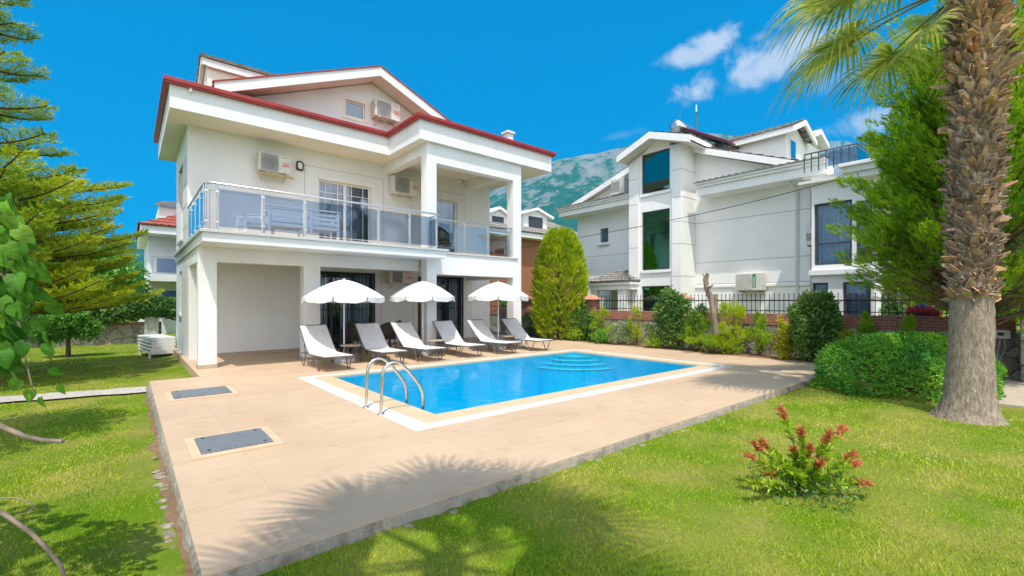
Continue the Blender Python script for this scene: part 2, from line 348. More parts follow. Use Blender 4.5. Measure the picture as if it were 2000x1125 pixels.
def deckmat():
    m, t, o = new_mat('deck_tile'); n = t.nodes; l = t.links
    g = n.new('ShaderNodeNewGeometry'); mp = n.new('ShaderNodeMapping'); mp.inputs['Scale'].default_value = (2.2, 30, 1); l.new(g.outputs['Position'], mp.inputs[0])
    nz = n.new('ShaderNodeTexNoise'); nz.inputs['Scale'].default_value = 1; nz.inputs['Detail'].default_value = 6; l.new(mp.outputs[0], nz.inputs['Vector'])
    r = n.new('ShaderNodeValToRGB'); r.color_ramp.elements[0].position = .3; r.color_ramp.elements[1].position = .7
    r.color_ramp.elements[0].color = (.55, .395, .265, 1); r.color_ramp.elements[1].color = (.60, .44, .30, 1); l.new(nz.outputs['Fac'], r.inputs[0])
    n2 = n.new('ShaderNodeTexNoise'); n2.inputs['Scale'].default_value = .55; n2.inputs['Detail'].default_value = 5; l.new(g.outputs['Position'], n2.inputs['Vector'])
    mm = n.new('ShaderNodeMix'); mm.data_type = 'RGBA'; mm.blend_type = 'OVERLAY'; mm.inputs[0].default_value = .22; l.new(r.outputs[0], mm.inputs[6]); l.new(n2.outputs['Fac'], mm.inputs[7])
    b = n.new('ShaderNodeTexBrick'); l.new(g.outputs['Position'], b.inputs['Vector']); b.inputs['Scale'].default_value = 1; b.offset = 0
    b.inputs['Brick Width'].default_value = .9; b.inputs['Row Height'].default_value = .45; b.inputs['Mortar Size'].default_value = .0022
    b.inputs['Color1'].default_value = (1, 1, 1, 1); b.inputs['Color2'].default_value = (.955, .95, .94, 1); b.inputs['Mortar'].default_value = (.76, .71, .66, 1)
    m2 = n.new('ShaderNodeMix'); m2.data_type = 'RGBA'; m2.blend_type = 'MULTIPLY'; m2.inputs[0].default_value = 1; l.new(mm.outputs[2], m2.inputs[6]); l.new(b.outputs['Color'], m2.inputs[7])
    n3 = n.new('ShaderNodeTexNoise'); n3.inputs['Scale'].default_value = 2.3; n3.inputs['Detail'].default_value = 9; n3.inputs['Roughness'].default_value = .7; l.new(g.outputs['Position'], n3.inputs['Vector'])
    r3 = n.new('ShaderNodeValToRGB'); r3.color_ramp.elements[0].position = .32; r3.color_ramp.elements[1].position = .48
    r3.color_ramp.elements[0].color = (.86, .84, .82, 1); r3.color_ramp.elements[1].color = (1, 1, 1, 1); l.new(n3.outputs['Fac'], r3.inputs[0])
    m3 = n.new('ShaderNodeMix'); m3.data_type = 'RGBA'; m3.blend_type = 'MULTIPLY'; m3.inputs[0].default_value = 1; l.new(m2.outputs[2], m3.inputs[6]); l.new(r3.outputs[0], m3.inputs[7])
    p = n.new('ShaderNodeBsdfPrincipled'); p.inputs['Roughness'].default_value = .55; p.inputs['Specular IOR Level'].default_value = .3
    l.new(m3.outputs[2], p.inputs['Base Color']); l.new(p.outputs[0], o.inputs[0])
    bp = n.new('ShaderNodeBump'); bp.inputs['Strength'].default_value = .15; bp.inputs['Distance'].default_value = .004; l.new(nz.outputs['Fac'], bp.inputs['Height']); l.new(bp.outputs[0], p.inputs['Normal'])
    return m
DECK = deckmat()
COPING = pmat('coping_tile', (.66, .50, .33), (.60, .44, .28), rough=.5, scale=2, stretch=(2, 2, 1))
def gratemat():
    m, t, o = new_mat('white_grate'); n = t.nodes; l = t.links
    g = n.new('ShaderNodeNewGeometry'); ch = n.new('ShaderNodeTexChecker'); ch.inputs['Scale'].default_value = 55; l.new(g.outputs['Position'], ch.inputs[0])
    ch.inputs[1].default_value = (.78, .78, .78, 1); ch.inputs[2].default_value = (.58, .58, .58, 1)
    p = n.new('ShaderNodeBsdfPrincipled'); p.inputs['Roughness'].default_value = .5; l.new(ch.outputs[0], p.inputs['Base Color']); l.new(p.outputs[0], o.inputs[0]); return m
GRATE = gratemat()

# ---------------------------------------------------------------- ground
def zg(x, y):
    x = np.asarray(x, float); y = np.asarray(y, float)
    return -.085 - .17 * smooth01((y - 4.5) / 6) * smooth01((2.2 - x) / 1.9) - .03 * smooth01((y - 12) / 8)
POOL = (3.20, 5.42, 10.50, 9.50)
xs = sorted({*np.round(np.arange(-16, 20.01, .5), 3), *(-3500, -900, -300, -120, -60, -35, -24, 26, 36, 60, 120, 300, 900, 3500), 3.0, 10.7})
ys = sorted({*np.round(np.arange(-8, 34.01, .5), 3), *(-600, -150, -60, -30, -18, 42, 60, 120, 300, 900, 3500), 5.2, 9.7})
gv = [(x, y, float(zg(x, y))) for y in ys for x in xs]; nx = len(xs); gf = []
for j in range(len(ys) - 1):
    for i in range(nx - 1):
        if xs[i] >= 2.99 and xs[i + 1] <= 10.71 and ys[j] >= 5.19 and ys[j + 1] <= 9.71: continue
        gf.append((j * nx + i, j * nx + i + 1, (j + 1) * nx + i + 1, (j + 1) * nx + i))
SOIL = pmat('lawn_soil', (.11, .20, .008), (.27, .25, .06), rough=.95, scale=1.2, detail=9, bump=.8, bscale=60, spec=.1, lo=.38, hi=.68)
mb = MB(); mb.add(gv, gf, True); tag(mb.build('ground', SOIL), kind='structure')

# deck (raised paving) around the pool, running under the villa terraces
mb = MB(); zt, zb = 0.0, -.40
px0, py0, px1, py1 = 2.62, 4.88, 11.02, 9.84        # outer edge of the white gutter
mb.box(.32, 3.08, zb, 13.15, py0, zt); mb.box(.32, py0, zb, px0, py1, zt); mb.box(px1, py0, zb, 13.15, py1, zt)
mb.box(.32, py1, zb, 13.15, 11.26, zt); mb.box(1.12, 11.26, zb, 13.15, 19.0, zt)
tag(mb.build('pool_deck', DECK), kind='structure')
# rough mortar edge below the paving
EDGE = pmat('mortar_edge', (.26, .22, .17), (.14, .12, .09), rough=.95, scale=9, detail=8, bump=.6, bscale=45, c3=(.31, .28, .23), lo=.25, hi=.75)
mb = MB()
def rough_strip(a, b, outv, seed):
    r = random.Random(seed); n = int((Vector(b) - Vector(a)).length / .09); A = Vector(a); B = Vector(b); o = Vector(outv)
    rows = []
    for i in range(n + 1):
        p = A.lerp(B, i / n); w = .012 + .03 * r.random() * (r.random() > .5); h = -.022 - .02 * r.random()
        rows.append([p + Vector((0, 0, -.012)), p + o * w * .8 + Vector((0, 0, h)), p + o * (w + .02) + Vector((0, 0, -.11)), p + o * w + Vector((0, 0, -.4))])
    vs = [q for row in rows for q in row]; fs = []
    for i in range(n):
        for k in range(3):
            q = i * 4 + k; fs.append((q, q + 1, q + 5, q + 4))
    mb.add(vs, fs)
rough_strip((.32, 3.08, 0), (13.15, 3.08, 0), (0, -1, 0), 3); rough_strip((.32, 11.26, 0), (.32, 3.05, 0), (-1, 0, 0), 4)
tag(mb.build('deck_edge', EDGE), kind='structure')
# loose stones along the deck edge
STN = pmat('edge_stone', (.36, .31, .25), (.22, .18, .13), rough=.95, scale=20, bump=.8)
r = random.Random(5)
def rock(c, s, name='edge_stone'):
    m = MB(); u = []; n = 7
    prof = [(0.02, -.5), (.75, -.35), (1, 0), (.7, .38), (.02, .5)]
    m.lathe(prof, n, (0, 0, 0), False)
    m.v = [((v[0] * (1 + .25 * r.uniform(-1, 1))) * s * 1.2 + c[0], v[1] * (1 + .25 * r.uniform(-1, 1)) * s + c[1], v[2] * s * .8 + c[2]) for v in m.v]
    return m
mb = MB()
for i in range(22):
    k = rock((.25 - r.random() * .05, r.uniform(3.0, 6.4), -.085), r.uniform(.015, .04)); mb.add(k.v, k.f)
for i in range(16):
    x = r.uniform(1.2, 6.5); k = rock((x, 3.03 - r.random() * .06, -.09), r.uniform(.015, .04)); mb.add(k.v, k.f)
tag(mb.build('edge_rubble', STN), 'broken pale stones and mortar crumbs along the deck edge', 'rubble', kind='stuff')

# dirt strip on the left side of the deck and planting bed by the boundary wall
DIRT = pmat('bare_soil', (.26, .15, .08), (.17, .11, .06), rough=.95, scale=6, detail=8, bump=.8, bscale=25)
mb = MB(); mb.box(13.15, 3.4, -.3, 14.0, 24, .015); tag(mb.build('planting_bed', DIRT), kind='structure')
mb = MB()
vs = []
for i in range(61):
    y = 2.9 + i * .14; w = .05 + .035 * math.sin(i * 1.1) * math.sin(i * .37 + 1) + .05 * math.exp(-((y - 5.0) / .5) ** 2) + .05 * math.exp(-((y - 6.6) / .5) ** 2)
    vs += [(.30 - w, y, float(zg(.2, y)) + .006), (.31, y, float(zg(.3, y)) + .012)]
mb.add(vs, [(2 * i, 2 * i + 1, 2 * i + 3, 2 * i + 2) for i in range(60)])
tag(mb.build('soil_strip', DIRT), kind='structure')
# stepping path on the left lawn, and paving beyond the palm
PATH = pmat('gravel_path', (.50, .47, .42), (.38, .36, .33), rough=.9, scale=12, detail=8, bump=.6, bscale=40)
mb = MB(); nn = 22
rows = []
for i in range(nn + 1):
    x = .28 - i * .35; yc = 11.75 + .22 * i * .35; w = .36 + .05 * math.sin(i * 2.1)
    rows.append([(x, yc - w, float(zg(x, yc - w)) + .035), (x, yc + w, float(zg(x, yc + w)) + .035)])
vs = [q for rr in rows for q in rr]; mb.add(vs, [(2 * i, 2 * i + 1, 2 * i + 3, 2 * i + 2) for i in range(nn)])
tag(mb.build('path', PATH), kind='structure')
PAVE = pmat('paving', (.50, .42, .34), (.42, .35, .29), rough=.85, scale=4, bump=.2)
mb = MB(); mb.box(10.4, -1.5, -.25, 16, .62, -.05); tag(mb.build('gate_paving', PAVE), kind='structure')

# ---- pool
def poolmat():
    m, t, o = new_mat('pool_mosaic'); n = t.nodes; l = t.links
    g = n.new('ShaderNodeNewGeometry'); v = n.new('ShaderNodeTexVoronoi'); v.feature = 'SMOOTH_F1'; v.inputs['Scale'].default_value = 3.2
    nz = n.new('ShaderNodeTexNoise'); nz.inputs['Scale'].default_value = 34; nz.inputs['Detail'].default_value = 2; l.new(g.outputs['Position'], nz.inputs['Vector'])
    l.new(g.outputs['Position'], v.inputs['Vector'])
    r = n.new('ShaderNodeValToRGB'); r.color_ramp.elements[0].color = (.0, .46, .68, 1); r.color_ramp.elements[1].color = (.0, .66, .92, 1)
    r.color_ramp.elements[0].position = .35; r.color_ramp.elements[1].position = .65
    l.new(nz.outputs['Fac'], r.inputs[0])
    b = n.new('ShaderNodeTexBrick'); b.offset = 0; b.inputs['Scale'].default_value = 1; b.inputs['Brick Width'].default_value = .31; b.inputs['Row Height'].default_value = .31; b.inputs['Mortar Size'].default_value = .006
    b.inputs['Color1'].default_value = (1, 1, 1, 1); b.inputs['Color2'].default_value = (.86, .92, .94, 1); b.inputs['Mortar'].default_value = (.72, .84, .9, 1); l.new(g.outputs['Position'], b.inputs['Vector'])
    mu = n.new('ShaderNodeMix'); mu.data_type = 'RGBA'; mu.blend_type = 'MULTIPLY'; mu.inputs[0].default_value = 1; l.new(r.outputs[0], mu.inputs[6]); l.new(b.outputs['Color'], mu.inputs[7])
    p = n.new('ShaderNodeBsdfPrincipled'); p.inputs['Roughness'].default_value = .4; l.new(mu.outputs[2], p.inputs['Base Color']); l.new(p.outputs[0], o.inputs[0]); return m
POOLM = poolmat()
x0, y0, x1, y1 = POOL; dp = -1.35
mb = MB()
mb.box(x0 - .12, y0 - .12, dp - .12, x1 + .12, y1 + .12, dp)
mb.box(x0 - .12, y0 - .12, dp, x0, y1 + .12, -.03); mb.box(x1, y0 - .12, dp, x1 + .12, y1 + .12, -.03)
mb.box(x0, y0 - .12, dp, x1, y0, -.03); mb.box(x0, y1, dp, x1, y1 + .12, -.03)
tag(mb.build('pool_basin', POOLM), kind='structure')
mb = MB(); cw = .33
def ring(mb, a, b, z0, z1):
    (ax0, ay0, ax1, ay1), (bx0, by0, bx1, by1) = a, b
    mb.box(ax0, ay0, z0, ax1, by0, z1); mb.box(ax0, by1, z0, ax1, ay1, z1); mb.box(ax0, by0, z0, bx0, by1, z1); mb.box(bx1, by0, z0, ax1, by1, z1)
inner = (x0 - cw, y0 - cw, x1 + cw, y1 + .17)
ring(mb, inner, POOL, -.029, .006); tag(mb.build('pool_coping', COPING), kind='structure')
mb = MB(); ring(mb, (px0, py0, px1, py1), inner, -.029, .002); tag(mb.build('pool_gutter', GRATE), kind='structure')
m, t, o = new_mat('pool_water'); n = t.nodes; l = t.links
tr = n.new('ShaderNodeBsdfTransparent'); tr.inputs[0].default_value = (.45, .93, 1.0, 1)
gl = n.new('ShaderNodeBsdfGlossy'); gl.inputs['Roughness'].default_value = .03
fr = n.new('ShaderNodeFresnel'); fr.inputs[0].default_value = 1.33
g = n.new('ShaderNodeNewGeometry'); nz = n.new('ShaderNodeTexNoise'); nz.inputs['Scale'].default_value = 2.2; nz.inputs['Detail'].default_value = 5; nz.inputs['Distortion'].default_value = .6
l.new(g.outputs['Position'], nz.inputs['Vector']); bp = n.new('ShaderNodeBump'); bp.inputs['Strength'].default_value = .20; bp.inputs['Distance'].default_value = .05
l.new(nz.outputs['Fac'], bp.inputs['Height']); l.new(bp.outputs[0], gl.inputs['Normal']); l.new(bp.outputs[0], fr.inputs['Normal'])
kf = n.new('ShaderNodeMath'); kf.operation = 'MULTIPLY'; kf.inputs[1].default_value = .5; l.new(fr.outputs[0], kf.inputs[0])
mxs = n.new('ShaderNodeMixShader'); l.new(kf.outputs[0], mxs.inputs[0]); l.new(tr.outputs[0], mxs.inputs[1]); l.new(gl.outputs[0], mxs.inputs[2]); l.new(mxs.outputs[0], o.inputs[0])
mb = MB(); mb.quad((x0, y0, -.022), (x1, y0, -.022), (x1, y1, -.022), (x0, y1, -.022)); tag(mb.build('water', m), kind='structure')
STEPM = pmat('pool_step_tile', (.42, .62, .56), (.34, .55, .50), rough=.4, scale=12)
STEPB = pmat('pool_step_blue', (.03, .33, .55), rough=.4)
# round corner steps
t = thing('pool_steps', 'pale curved corner steps under the water in the far corner of the pool', 'pool steps', (x1, y1, dp))
for i, rad in enumerate((1.5, 1.22, .94, .66)):
    zt_ = -.36 + i * .085
    arc = [(x1 - rad * math.cos(a), y1 - rad * math.sin(a)) for a in [k * PI / 2 / 18 for k in range(19)]]
    mb = MB(); mb.prism([(x1 - .001, y1 - .001)] + arc, dp if i == 0 else zt_ - .085 + .002, zt_); mb.build('step', POOLM, t)
    mb = MB(); mb.tube([(p[0], p[1], zt_ + .01) for p in arc], .02, 6); mb.build('step_edge', STEPM, t)
# ladder: two hoops
t = thing('pool_ladder', 'stainless steel pool ladder with two curved handrails at the near end of the pool', 'pool ladder', (2.62, 6.16, 0))
for yy in (6.42, 5.91):
    pts = [(2.64, yy, .0), (2.65, yy, .25), (2.66, yy, .48)]
    for k in range(9):
        a = PI - k / 8 * (PI * .72); pts.append((2.835 + .17 * math.cos(a), yy, .53 + .17 * math.sin(a)))
    pts += [(3.05, yy, .56), (3.17, yy, .41), (3.24, yy, .31), (3.275, yy, .22), (3.29, yy, .10), (3.29, yy, -.9)]
    mb = MB(); mb.tube(pts, .021, 10); h = mb.build('handrail', CHROME, t)
    mb = MB(); mb.lathe([(0.001, 0), (.048, 0), (.048, .008), (.03, .016), (.024, .022)], 16, (2.64, yy, .003)); mb.build('flange', CHROME, t)
for z in (-.3, -.58, -.85):
    mb = MB(); mb.box(3.26, 5.93, z, 3.33, 6.40, z + .02); mb.build('ladder_rung', CHROME, t)
# two inspection covers
def covmat():
    m, t, o = new_mat('cast_iron_cover'); n = t.nodes; l = t.links
    g = n.new('ShaderNodeNewGeometry'); w = n.new('ShaderNodeTexWave'); w.inputs['Scale'].default_value = 14; w.bands_direction = 'DIAGONAL'; w.inputs['Distortion'].default_value = 1.2; l.new(g.outputs['Position'], w.inputs[0])
    nz = n.new('ShaderNodeTexNoise'); nz.inputs['Scale'].default_value = 8; nz.inputs['Detail'].default_value = 6; l.new(g.outputs['Position'], nz.inputs['Vector'])
    r = n.new('ShaderNodeValToRGB'); r.color_ramp.elements[0].color = (.13, .15, .17, 1); r.color_ramp.elements[1].color = (.24, .26, .28, 1); l.new(nz.outputs['Fac'], r.inputs[0])
    p = n.new('ShaderNodeBsdfPrincipled'); p.inputs['Roughness'].default_value = .55; l.new(r.outputs[0], p.inputs['Base Color'])
    b = n.new('ShaderNodeBump'); b.inputs['Strength'].default_value = .9; b.inputs['Distance'].default_value = .012; l.new(w.outputs['Fac'], b.inputs['Height']); l.new(b.outputs[0], p.inputs['Normal']); l.new(p.outputs[0], o.inputs[0]); return m
COVER = covmat()
def cover(x0, y0, x1, y1, label):
    t = thing('inspection_cover', label, 'drain cover', ((x0 + x1) / 2, (y0 + y1) / 2, 0), 'inspection covers in the deck')
    fb = .09; mb = MB(); ring(mb, (x0, y0, x1, y1), (x0 + fb, y0 + fb, x1 - fb, y1 - fb), 0.0, .022); mb.build('stone_frame', COPING, t, .004)
    mb = MB(); mb.box(x0 + fb, y0 + fb, .002, x1 - fb, y1 - fb, .034)
    c = mb.build('cover_plate', COVER, t, .006)
    mb = MB()
    for (a, b) in ((x0 + .16, y0 + .16), (x1 - .16, y1 - .16), (x0 + .16, y1 - .16), (x1 - .16, y0 + .16)): mb = MB(); mb.lathe([(.001, .036), (.018, .037), (.018, .034)], 10, (a, b, 0)); mb.build('lifting_hole', IRON, t)
cover(.47, 5.36, 1.30, 6.20, 'dark cast iron deck cover nearest the camera, with all its pale stone frame in front')
cover(.46, 8.72, 1.42, 9.62, 'dark cast iron deck cover farther away, near the villa corner column')

# ---------------------------------------------------------------- the villa
XL, YW, YB, XR, ZS = 1.22, 15.0, 18.4, 11.45, 6.3
YC, YR = 12.5, 12.0
V = thing('villa', 'large white two-storey villa with a red gutter and glass balcony right behind the pool', 'house', (XL, YW, 0))
T_ = .24
OPS_G = [(4.35, 6.46, 0.02, 2.48), (8.91, 10.1, 0.02, 2.46)]
OPS_U = [(4.62, 6.35, 3.05, 5.43), (8.95, 9.85, 3.05, 5.42)]
mb = MB()
mb.wall_y(XL, XR, 0, 2.8, YW, YW + T_, OPS_G); mb.wall_y(XL, XR, 2.8, ZS, YW, YW + T_, OPS_U)
SW = PX(350.4, 531, XL), PX(354.3, 615, XL); UW = PX(349, 328, XL), PX(357, 487, XL)
side_ops = [(SW[1].y, SW[0].y, SW[1].z, SW[0].z), (UW[1].y, UW[0].y, 3.35, 5.6)]
mb.wall_x(YW + T_, YB, -.3, ZS, XL, XL + T_, side_ops); mb.wall_x(YW + T_, YB, -.3, ZS, XR - T_, XR)
mb.box(XL, YB, -.3, XR, YB + T_, ZS)
mb.build('wall', WHITE, V)
mb = MB(); mb.box(XL + .3, YW + 1.6, .05, XR - .3, YW + 1.7, ZS - .1); mb.box(XL + .3, YW + .3, 2.85, XR - .3, YW + 1.6, 3.0); mb.box(XL + .3, YW + .3, .0, XR - .3, YW + 1.6, .03)
mb.build('interior', DARKROOM, V)
for (a, b, c, d, z0, z1, n) in ((XL, XL + .36, YC, YC + .32, 0, 2.8, 1), (3.48, 3.90, YC, YC + .36, 0, 2.8, 1), (6.81, 7.14, YR, YR + .36, 0, ZS, 1), (10.19, 10.55, YR, YR + .36, 0, ZS, 1), (XL, XL + .3, YW - .3, YW, -.2, 2.8, 1)):
    mb = MB(); mb.box(a, c, z0, b, d, z1); mb.build('column', WHITE, V, .008)
# skirting
SKIRT = pmat('skirting_tile', (.48, .38, .29), (.42, .33, .25), rough=.6)
for (a_, b_) in ((XL + .3, 4.35), (6.46, 8.91), (10.1, XR)): mb = MB(); mb.box(a_, YW - .012, 0.005, b_, YW, .1); mb.build('skirting', SKIRT, V)
mb = MB()
ring(mb, (XL - .012, YC - .012, XL + .372, YC + .332), (XL, YC, XL + .36, YC + .32), .005, .09); mb.build('skirting', SKIRT, V); mb = MB()
ring(mb, (3.468, YC - .012, 3.912, YC + .372), (3.48, YC, 3.90, YC + .36), .005, .09); mb.build('skirting', SKIRT, V); mb = MB()
ring(mb, (6.798, YR - .012, 7.152, YR + .372), (6.81, YR, 7.14, YR + .36), .005, .09); mb.build('skirting', SKIRT, V); mb = MB()
ring(mb, (10.178, YR - .012, 10.562, YR + .372), (10.19, YR, 10.55, YR + .36), .005, .09); mb.build('skirting', SKIRT, V); mb = MB()
# beams
for (a, c, z0, b, d, z1) in ((XL + .001, YC + .001, 2.46, 6.81, YC + .26, 2.799), (XL + .002, YC + .32, 2.46, XL + .25, YW - .3, 2.799), (7.14, YR, 2.36, 10.19, YR + .28, 2.999),
        (7.14, YR + .002, 5.72, 10.19, YR + .28, 6.299), (6.82, YR + .36, 5.98, 7.1, YW, 6.299), (10.25, YR + .36, 5.98, 10.53, YW, 6.299), (10.25, YR + .36, 2.36, 10.53, YW, 2.8)):
    mb = MB(); mb.box(a, c, z0, b, d, z1); mb.build('beam', WHITE, V, .006)
# balcony slabs with edge trim
TRIM = pmat('slab_trim', (.56, .58, .57), (.50, .52, .52), rough=.6, scale=5)
mb = MB(); mb.box(XL - .04, 11.4, 2.8, 7.12, YW, 3.0); mb.box(7.12, YR + .28, 2.8, 10.6, YW, 3.0)
mb.box(XL - .04, YW, 2.8, XL, YB + .1, 3.0)
mb.build('balcony_slab', WHITE, V, .006)
mb = MB(); mb.box(XL - .09, 11.35, 3.0, 7.17, 11.62, 3.062); mb.box(XL - .09, 11.62, 3.0, XL + .16, YB + .15, 3.062) 
mb.box(7.17, YR - .04, 3.0, 10.36, YR + .22, 3.055); mb.build('edge_trim', TRIM, V, .005)
mb = MB(); mb.box(XL + .17, 11.62, 3.0, 7.17, YW, 3.03); mb.box(7.17, YR + .22, 3.0, 10.6, YW, 3.025); mb.build('balcony_floor', COPING, V)

def railing(parent, pts, ztop, zbot, posts, small_first=False, glass=GLASS, name='railing'):
    """handrail along pts; posts = points; panels between the posts"""
    mb = MB(); mb.tube([(p[0], p[1], ztop) for p in pts], .024, 8); R = mb.build(name, ALU, parent)
    for i, p in enumerate(posts):
        mb = MB(); mb.tube([(p[0], p[1], zbot), (p[0], p[1], ztop)], .019, 8)
        mb.lathe([(.02, 0), (.04, 0), (.04, .012), (.02, .018)], 10, (p[0], p[1], zbot))
        for zz in (zbot + .16, ztop - .2): mb.box(p[0] - .035, p[1] - .035, zz, p[0] + .035, p[1] + .012, zz + .04)
        q = mb.build('post', ALU, R)
        if i + 1 < len(posts):
            a = Vector(p); b = Vector(posts[i + 1]); d = (b - a).normalized()
            if small_first and i == 0:
                mb = MB()
                for zz in (zbot + .3, zbot + .68): mb = MB(); mb.tube([(a.x, a.y, zz), (b.x, b.y, zz)], .009, 6); mb.build('crossbar', ALU, R)
            else:
                a = a + d * .035; b = b - d * .035; nrm = Vector((-d.y, d.x, 0)) * .005
                mb = MB(); mb.ext([(a.x, a.y, zbot + .08), (b.x, b.y, zbot + .08), (b.x, b.y, ztop - .11), (a.x, a.y, ztop - .11)], (nrm.x, nrm.y, 0)); mb.build('glass_panel', glass, R)
    return R
yr1 = 11.46
px_posts = [PY(u, 430, yr1).x for u in (424, 513, 595, 673, 739, 800, 852)]
posts = [(XL + .03, yr1, 0)] + [(x, yr1, 0) for x in px_posts]
railing(V, [(XL + .02, 14.95, 0), (XL + .02, 11.75, 0), (XL + .05, 11.54, 0), (XL + .16, yr1, 0), (px_posts[-1] + .12, yr1, 0)], 4.06, 3.06, posts, True)
railing(V, [(XL + .015, 14.95, 0), (XL + .015, 11.72, 0)], 4.052, 3.06, [(XL + .02, 11.7, 0), (XL + .02, 12.4, 0), (XL + .02, 13.3, 0), (XL + .02, 14.2, 0), (XL + .02, 14.9, 0)])
railing(V, [(px_posts[-1] + .1, yr1, 0), (px_posts[-1] + .1, YR + .08, 0)], 4.05, 3.06, [(px_posts[-1] + .05, yr1 + .05, 0), (px_posts[-1] + .05, YR + .06, 0)])
px2 = [PY(u, 450, YR + .08).x for u in (908, 953, 996)]
railing(V, [(7.16, YR + .08, 0), (10.19, YR + .08, 0)], 4.06, 3.055, [(7.2, YR + .08, 0)] + [(x, YR + .08, 0) for x in px2], glass=CLEAR)

# windows and doors of the villa
def window_y(parent, x0, x1, z0, z1, y, fm, gm, leaves_=2, munt=None, fw=.06, curtain=True, name='window', depth=.10):
    mb = MB(); yf = y + depth
    mb.box(x0, yf, z0, x0 + fw, yf + .06, z1); mb.box(x1 - fw, yf, z0, x1, yf + .06, z1)
    mb.box(x0 + fw, yf, z0, x1 - fw, yf + .06, z0 + fw); mb.box(x0 + fw, yf, z1 - fw, x1 - fw, yf + .06, z1)
    w = (x1 - x0) / leaves_
    for k in range(1, leaves_): mb.box(x0 + w * k - .045, yf - .003, z0 + fw, x0 + w * k + .045, yf + .063, z1 - fw)
    F = mb.build(name, fm, parent, .004)
    for k in range(leaves_):
        a = x0 + w * k + (fw if k == 0 else .045); b = x0 + w * (k + 1) - (fw if k == leaves_ - 1 else .045)
        mb = MB(); mb.box(a, yf + .028, z0 + fw, b, yf + .034, z1 - fw); mb.build('pane', gm, F)
        if munt:
            mb = MB()
            for q in (.24, .76) if munt > 1 else (.5,):
                mb.box(a + (b - a) * q - .011, yf + .018, z0 + fw, a + (b - a) * q + .011, yf + .0275, z1 - fw)
            mb.box(a, yf + .015, z1 - fw - .32, b, yf + .0178, z1 - fw - .298)
            mb.box(a, yf + .015, z0 + fw + .5, b, yf + .0178, z0 + fw + .522)
            mb.build('glazing_bar', fm, F)
    if curtain:
        for (a, b) in ((x0 + .08, x0 + .08 + (x1 - x0) * .25), (x1 - .08 - (x1 - x0) * .48, x1 - .08)):
            mb = MB(); n = 24; yy = yf + .14
            vs = []
            for i in range(n + 1):
                x = a + (b - a) * i / n; dy = .035 * math.sin(i * 1.7) ; vs += [(x, yy + dy, z0 + .03), (x, yy + dy, z1 - .02)]
            mb.add(vs, [(2 * i, 2 * i + 1, 2 * i + 3, 2 * i + 2) for i in range(n)], True); mb.build('curtain', CURT, F)
    return F
window_y(V, 4.62, 6.35, 3.05, 5.43, YW, FRAMEW, WGLASS, 2, 2, name='balcony_door')
window_y(V, 8.95, 9.85, 3.05, 5.42, YW, FRAMEW, WGLASS, 1, 2, name='terrace_door')
F1 = window_y(V, 4.35, 6.46, 0.02, 2.48, YW, FRAMED, CLEAR, 3, None, name='grilled_door')
F2 = window_y(V, 8.91, 10.1, 0.02, 2.46, YW, FRAMED, CLEAR, 2, None, name='grilled_door')
def grille(F, x0, x1, z0, z1, y, step=.125):
    mb = MB(); mb.box(x0, y, z0, x0 + .05, y + .03, z1); mb.box(x1 - .05, y, z0, x1, y + .03, z1); mb.box(x0 + .05, y, z1 - .05, x1 - .05, y + .03, z1); mb.box(x0 + .05, y, z0, x1 - .05, y + .03, z0 + .05)
    n = int((x1 - x0 - .1) / step)
    for i in range(1, n): mb.tube([(x0 + .05 + (x1 - x0 - .1) * i / n, y + .015, z0 + .05), (x0 + .05 + (x1 - x0 - .1) * i / n, y + .015, z1 - .05)], .011, 6, False)
    for z in (z0 + .62, z0 + (z1 - z0) * .5, z1 - .55, z1 - .18): mb.box(x0 + .05, y + .006, z, x1 - .05, y + .024, z + .016)
    for i in range(1, n):   # small scroll rings at mid height
        c = (x0 + .05 + (x1 - x0 - .1) * (i + .5) / n, z0 + (z1 - z0) * .5 + .06)
        if i % 2: mb.tube([(c[0] + .04 * math.cos(a), y + .015, c[1] + .04 * math.sin(a)) for a in [k * PI / 5 for k in range(11)]], .006, 5, False)
    mb.build('grille', IRON, F)
grille(F1, 4.33, 6.48, 0.02, 2.5, YW - .035); grille(F2, 8.89, 10.12, .02, 2.48, YW - .035)
# low wall closing the right end of the wide grilled opening
mb = MB(); mb.box(5.72, YW - .045, 0.02, 6.5, YW - .037, .80); mb.build('window_apron', WHITE, V)
mb = MB(); mb.box(8.13, YW - .03, 0.02, 8.27, YW - .001, 2.45); mb.build('door_frame', pmat('brown_wood', (.06, .035, .02), (.09, .05, .03), rough=.5, scale=8), V)
# surrounds of the upper openings and joint lines
mb = MB()
for (a, b, z1) in ((4.62, 6.35, 5.43), (8.95, 9.85, 5.42)):
    mb.box(a - .14, YW - .03, z1, b + .14, YW - .001, z1 + .13); mb.box(a - .12, YW - .018, 3.03, a, YW - .001, z1); mb.box(b, YW - .018, 3.03, b + .12, YW - .001, z1); mb.build('door_surround', WHITE, V, .004); mb = MB()
mb = MB()
for (a, b, z) in ((4.2, 6.8, 5.78), (8.6, 10.2, 5.74)): mb.box(a, YW - .003, z, b, YW - .0005, z + .012); mb.box(a, YW - .003, 3.05, a + .012, YW - .0005, z); mb.box(b, YW - .003, 3.05, b + .012, YW - .0005, z)
mb.box(1.72, YW - .003, 3.05, 1.732, YW - .0005, 4.62); mb.box(1.72, YW - .003, 4.62, 4.0, YW - .0005, 4.632)
for z in (3.6, 4.2, 4.8, 5.4): mb.box(XL - .003, YW + .1, z, XL - .0005, UW[1].y, z + .014)
mb.box(6.72, YW - .003, 0.1, 6.73, YW - .0005, 2.4); mb.box(10.5, YW - .003, 0.1, 10.51, YW - .0005, 2.4); mb.box(7.95, YW - .003, 0.1, 7.96, YW - .0005, 2.4)
mb.build('wall_joint', GROOVE, V)
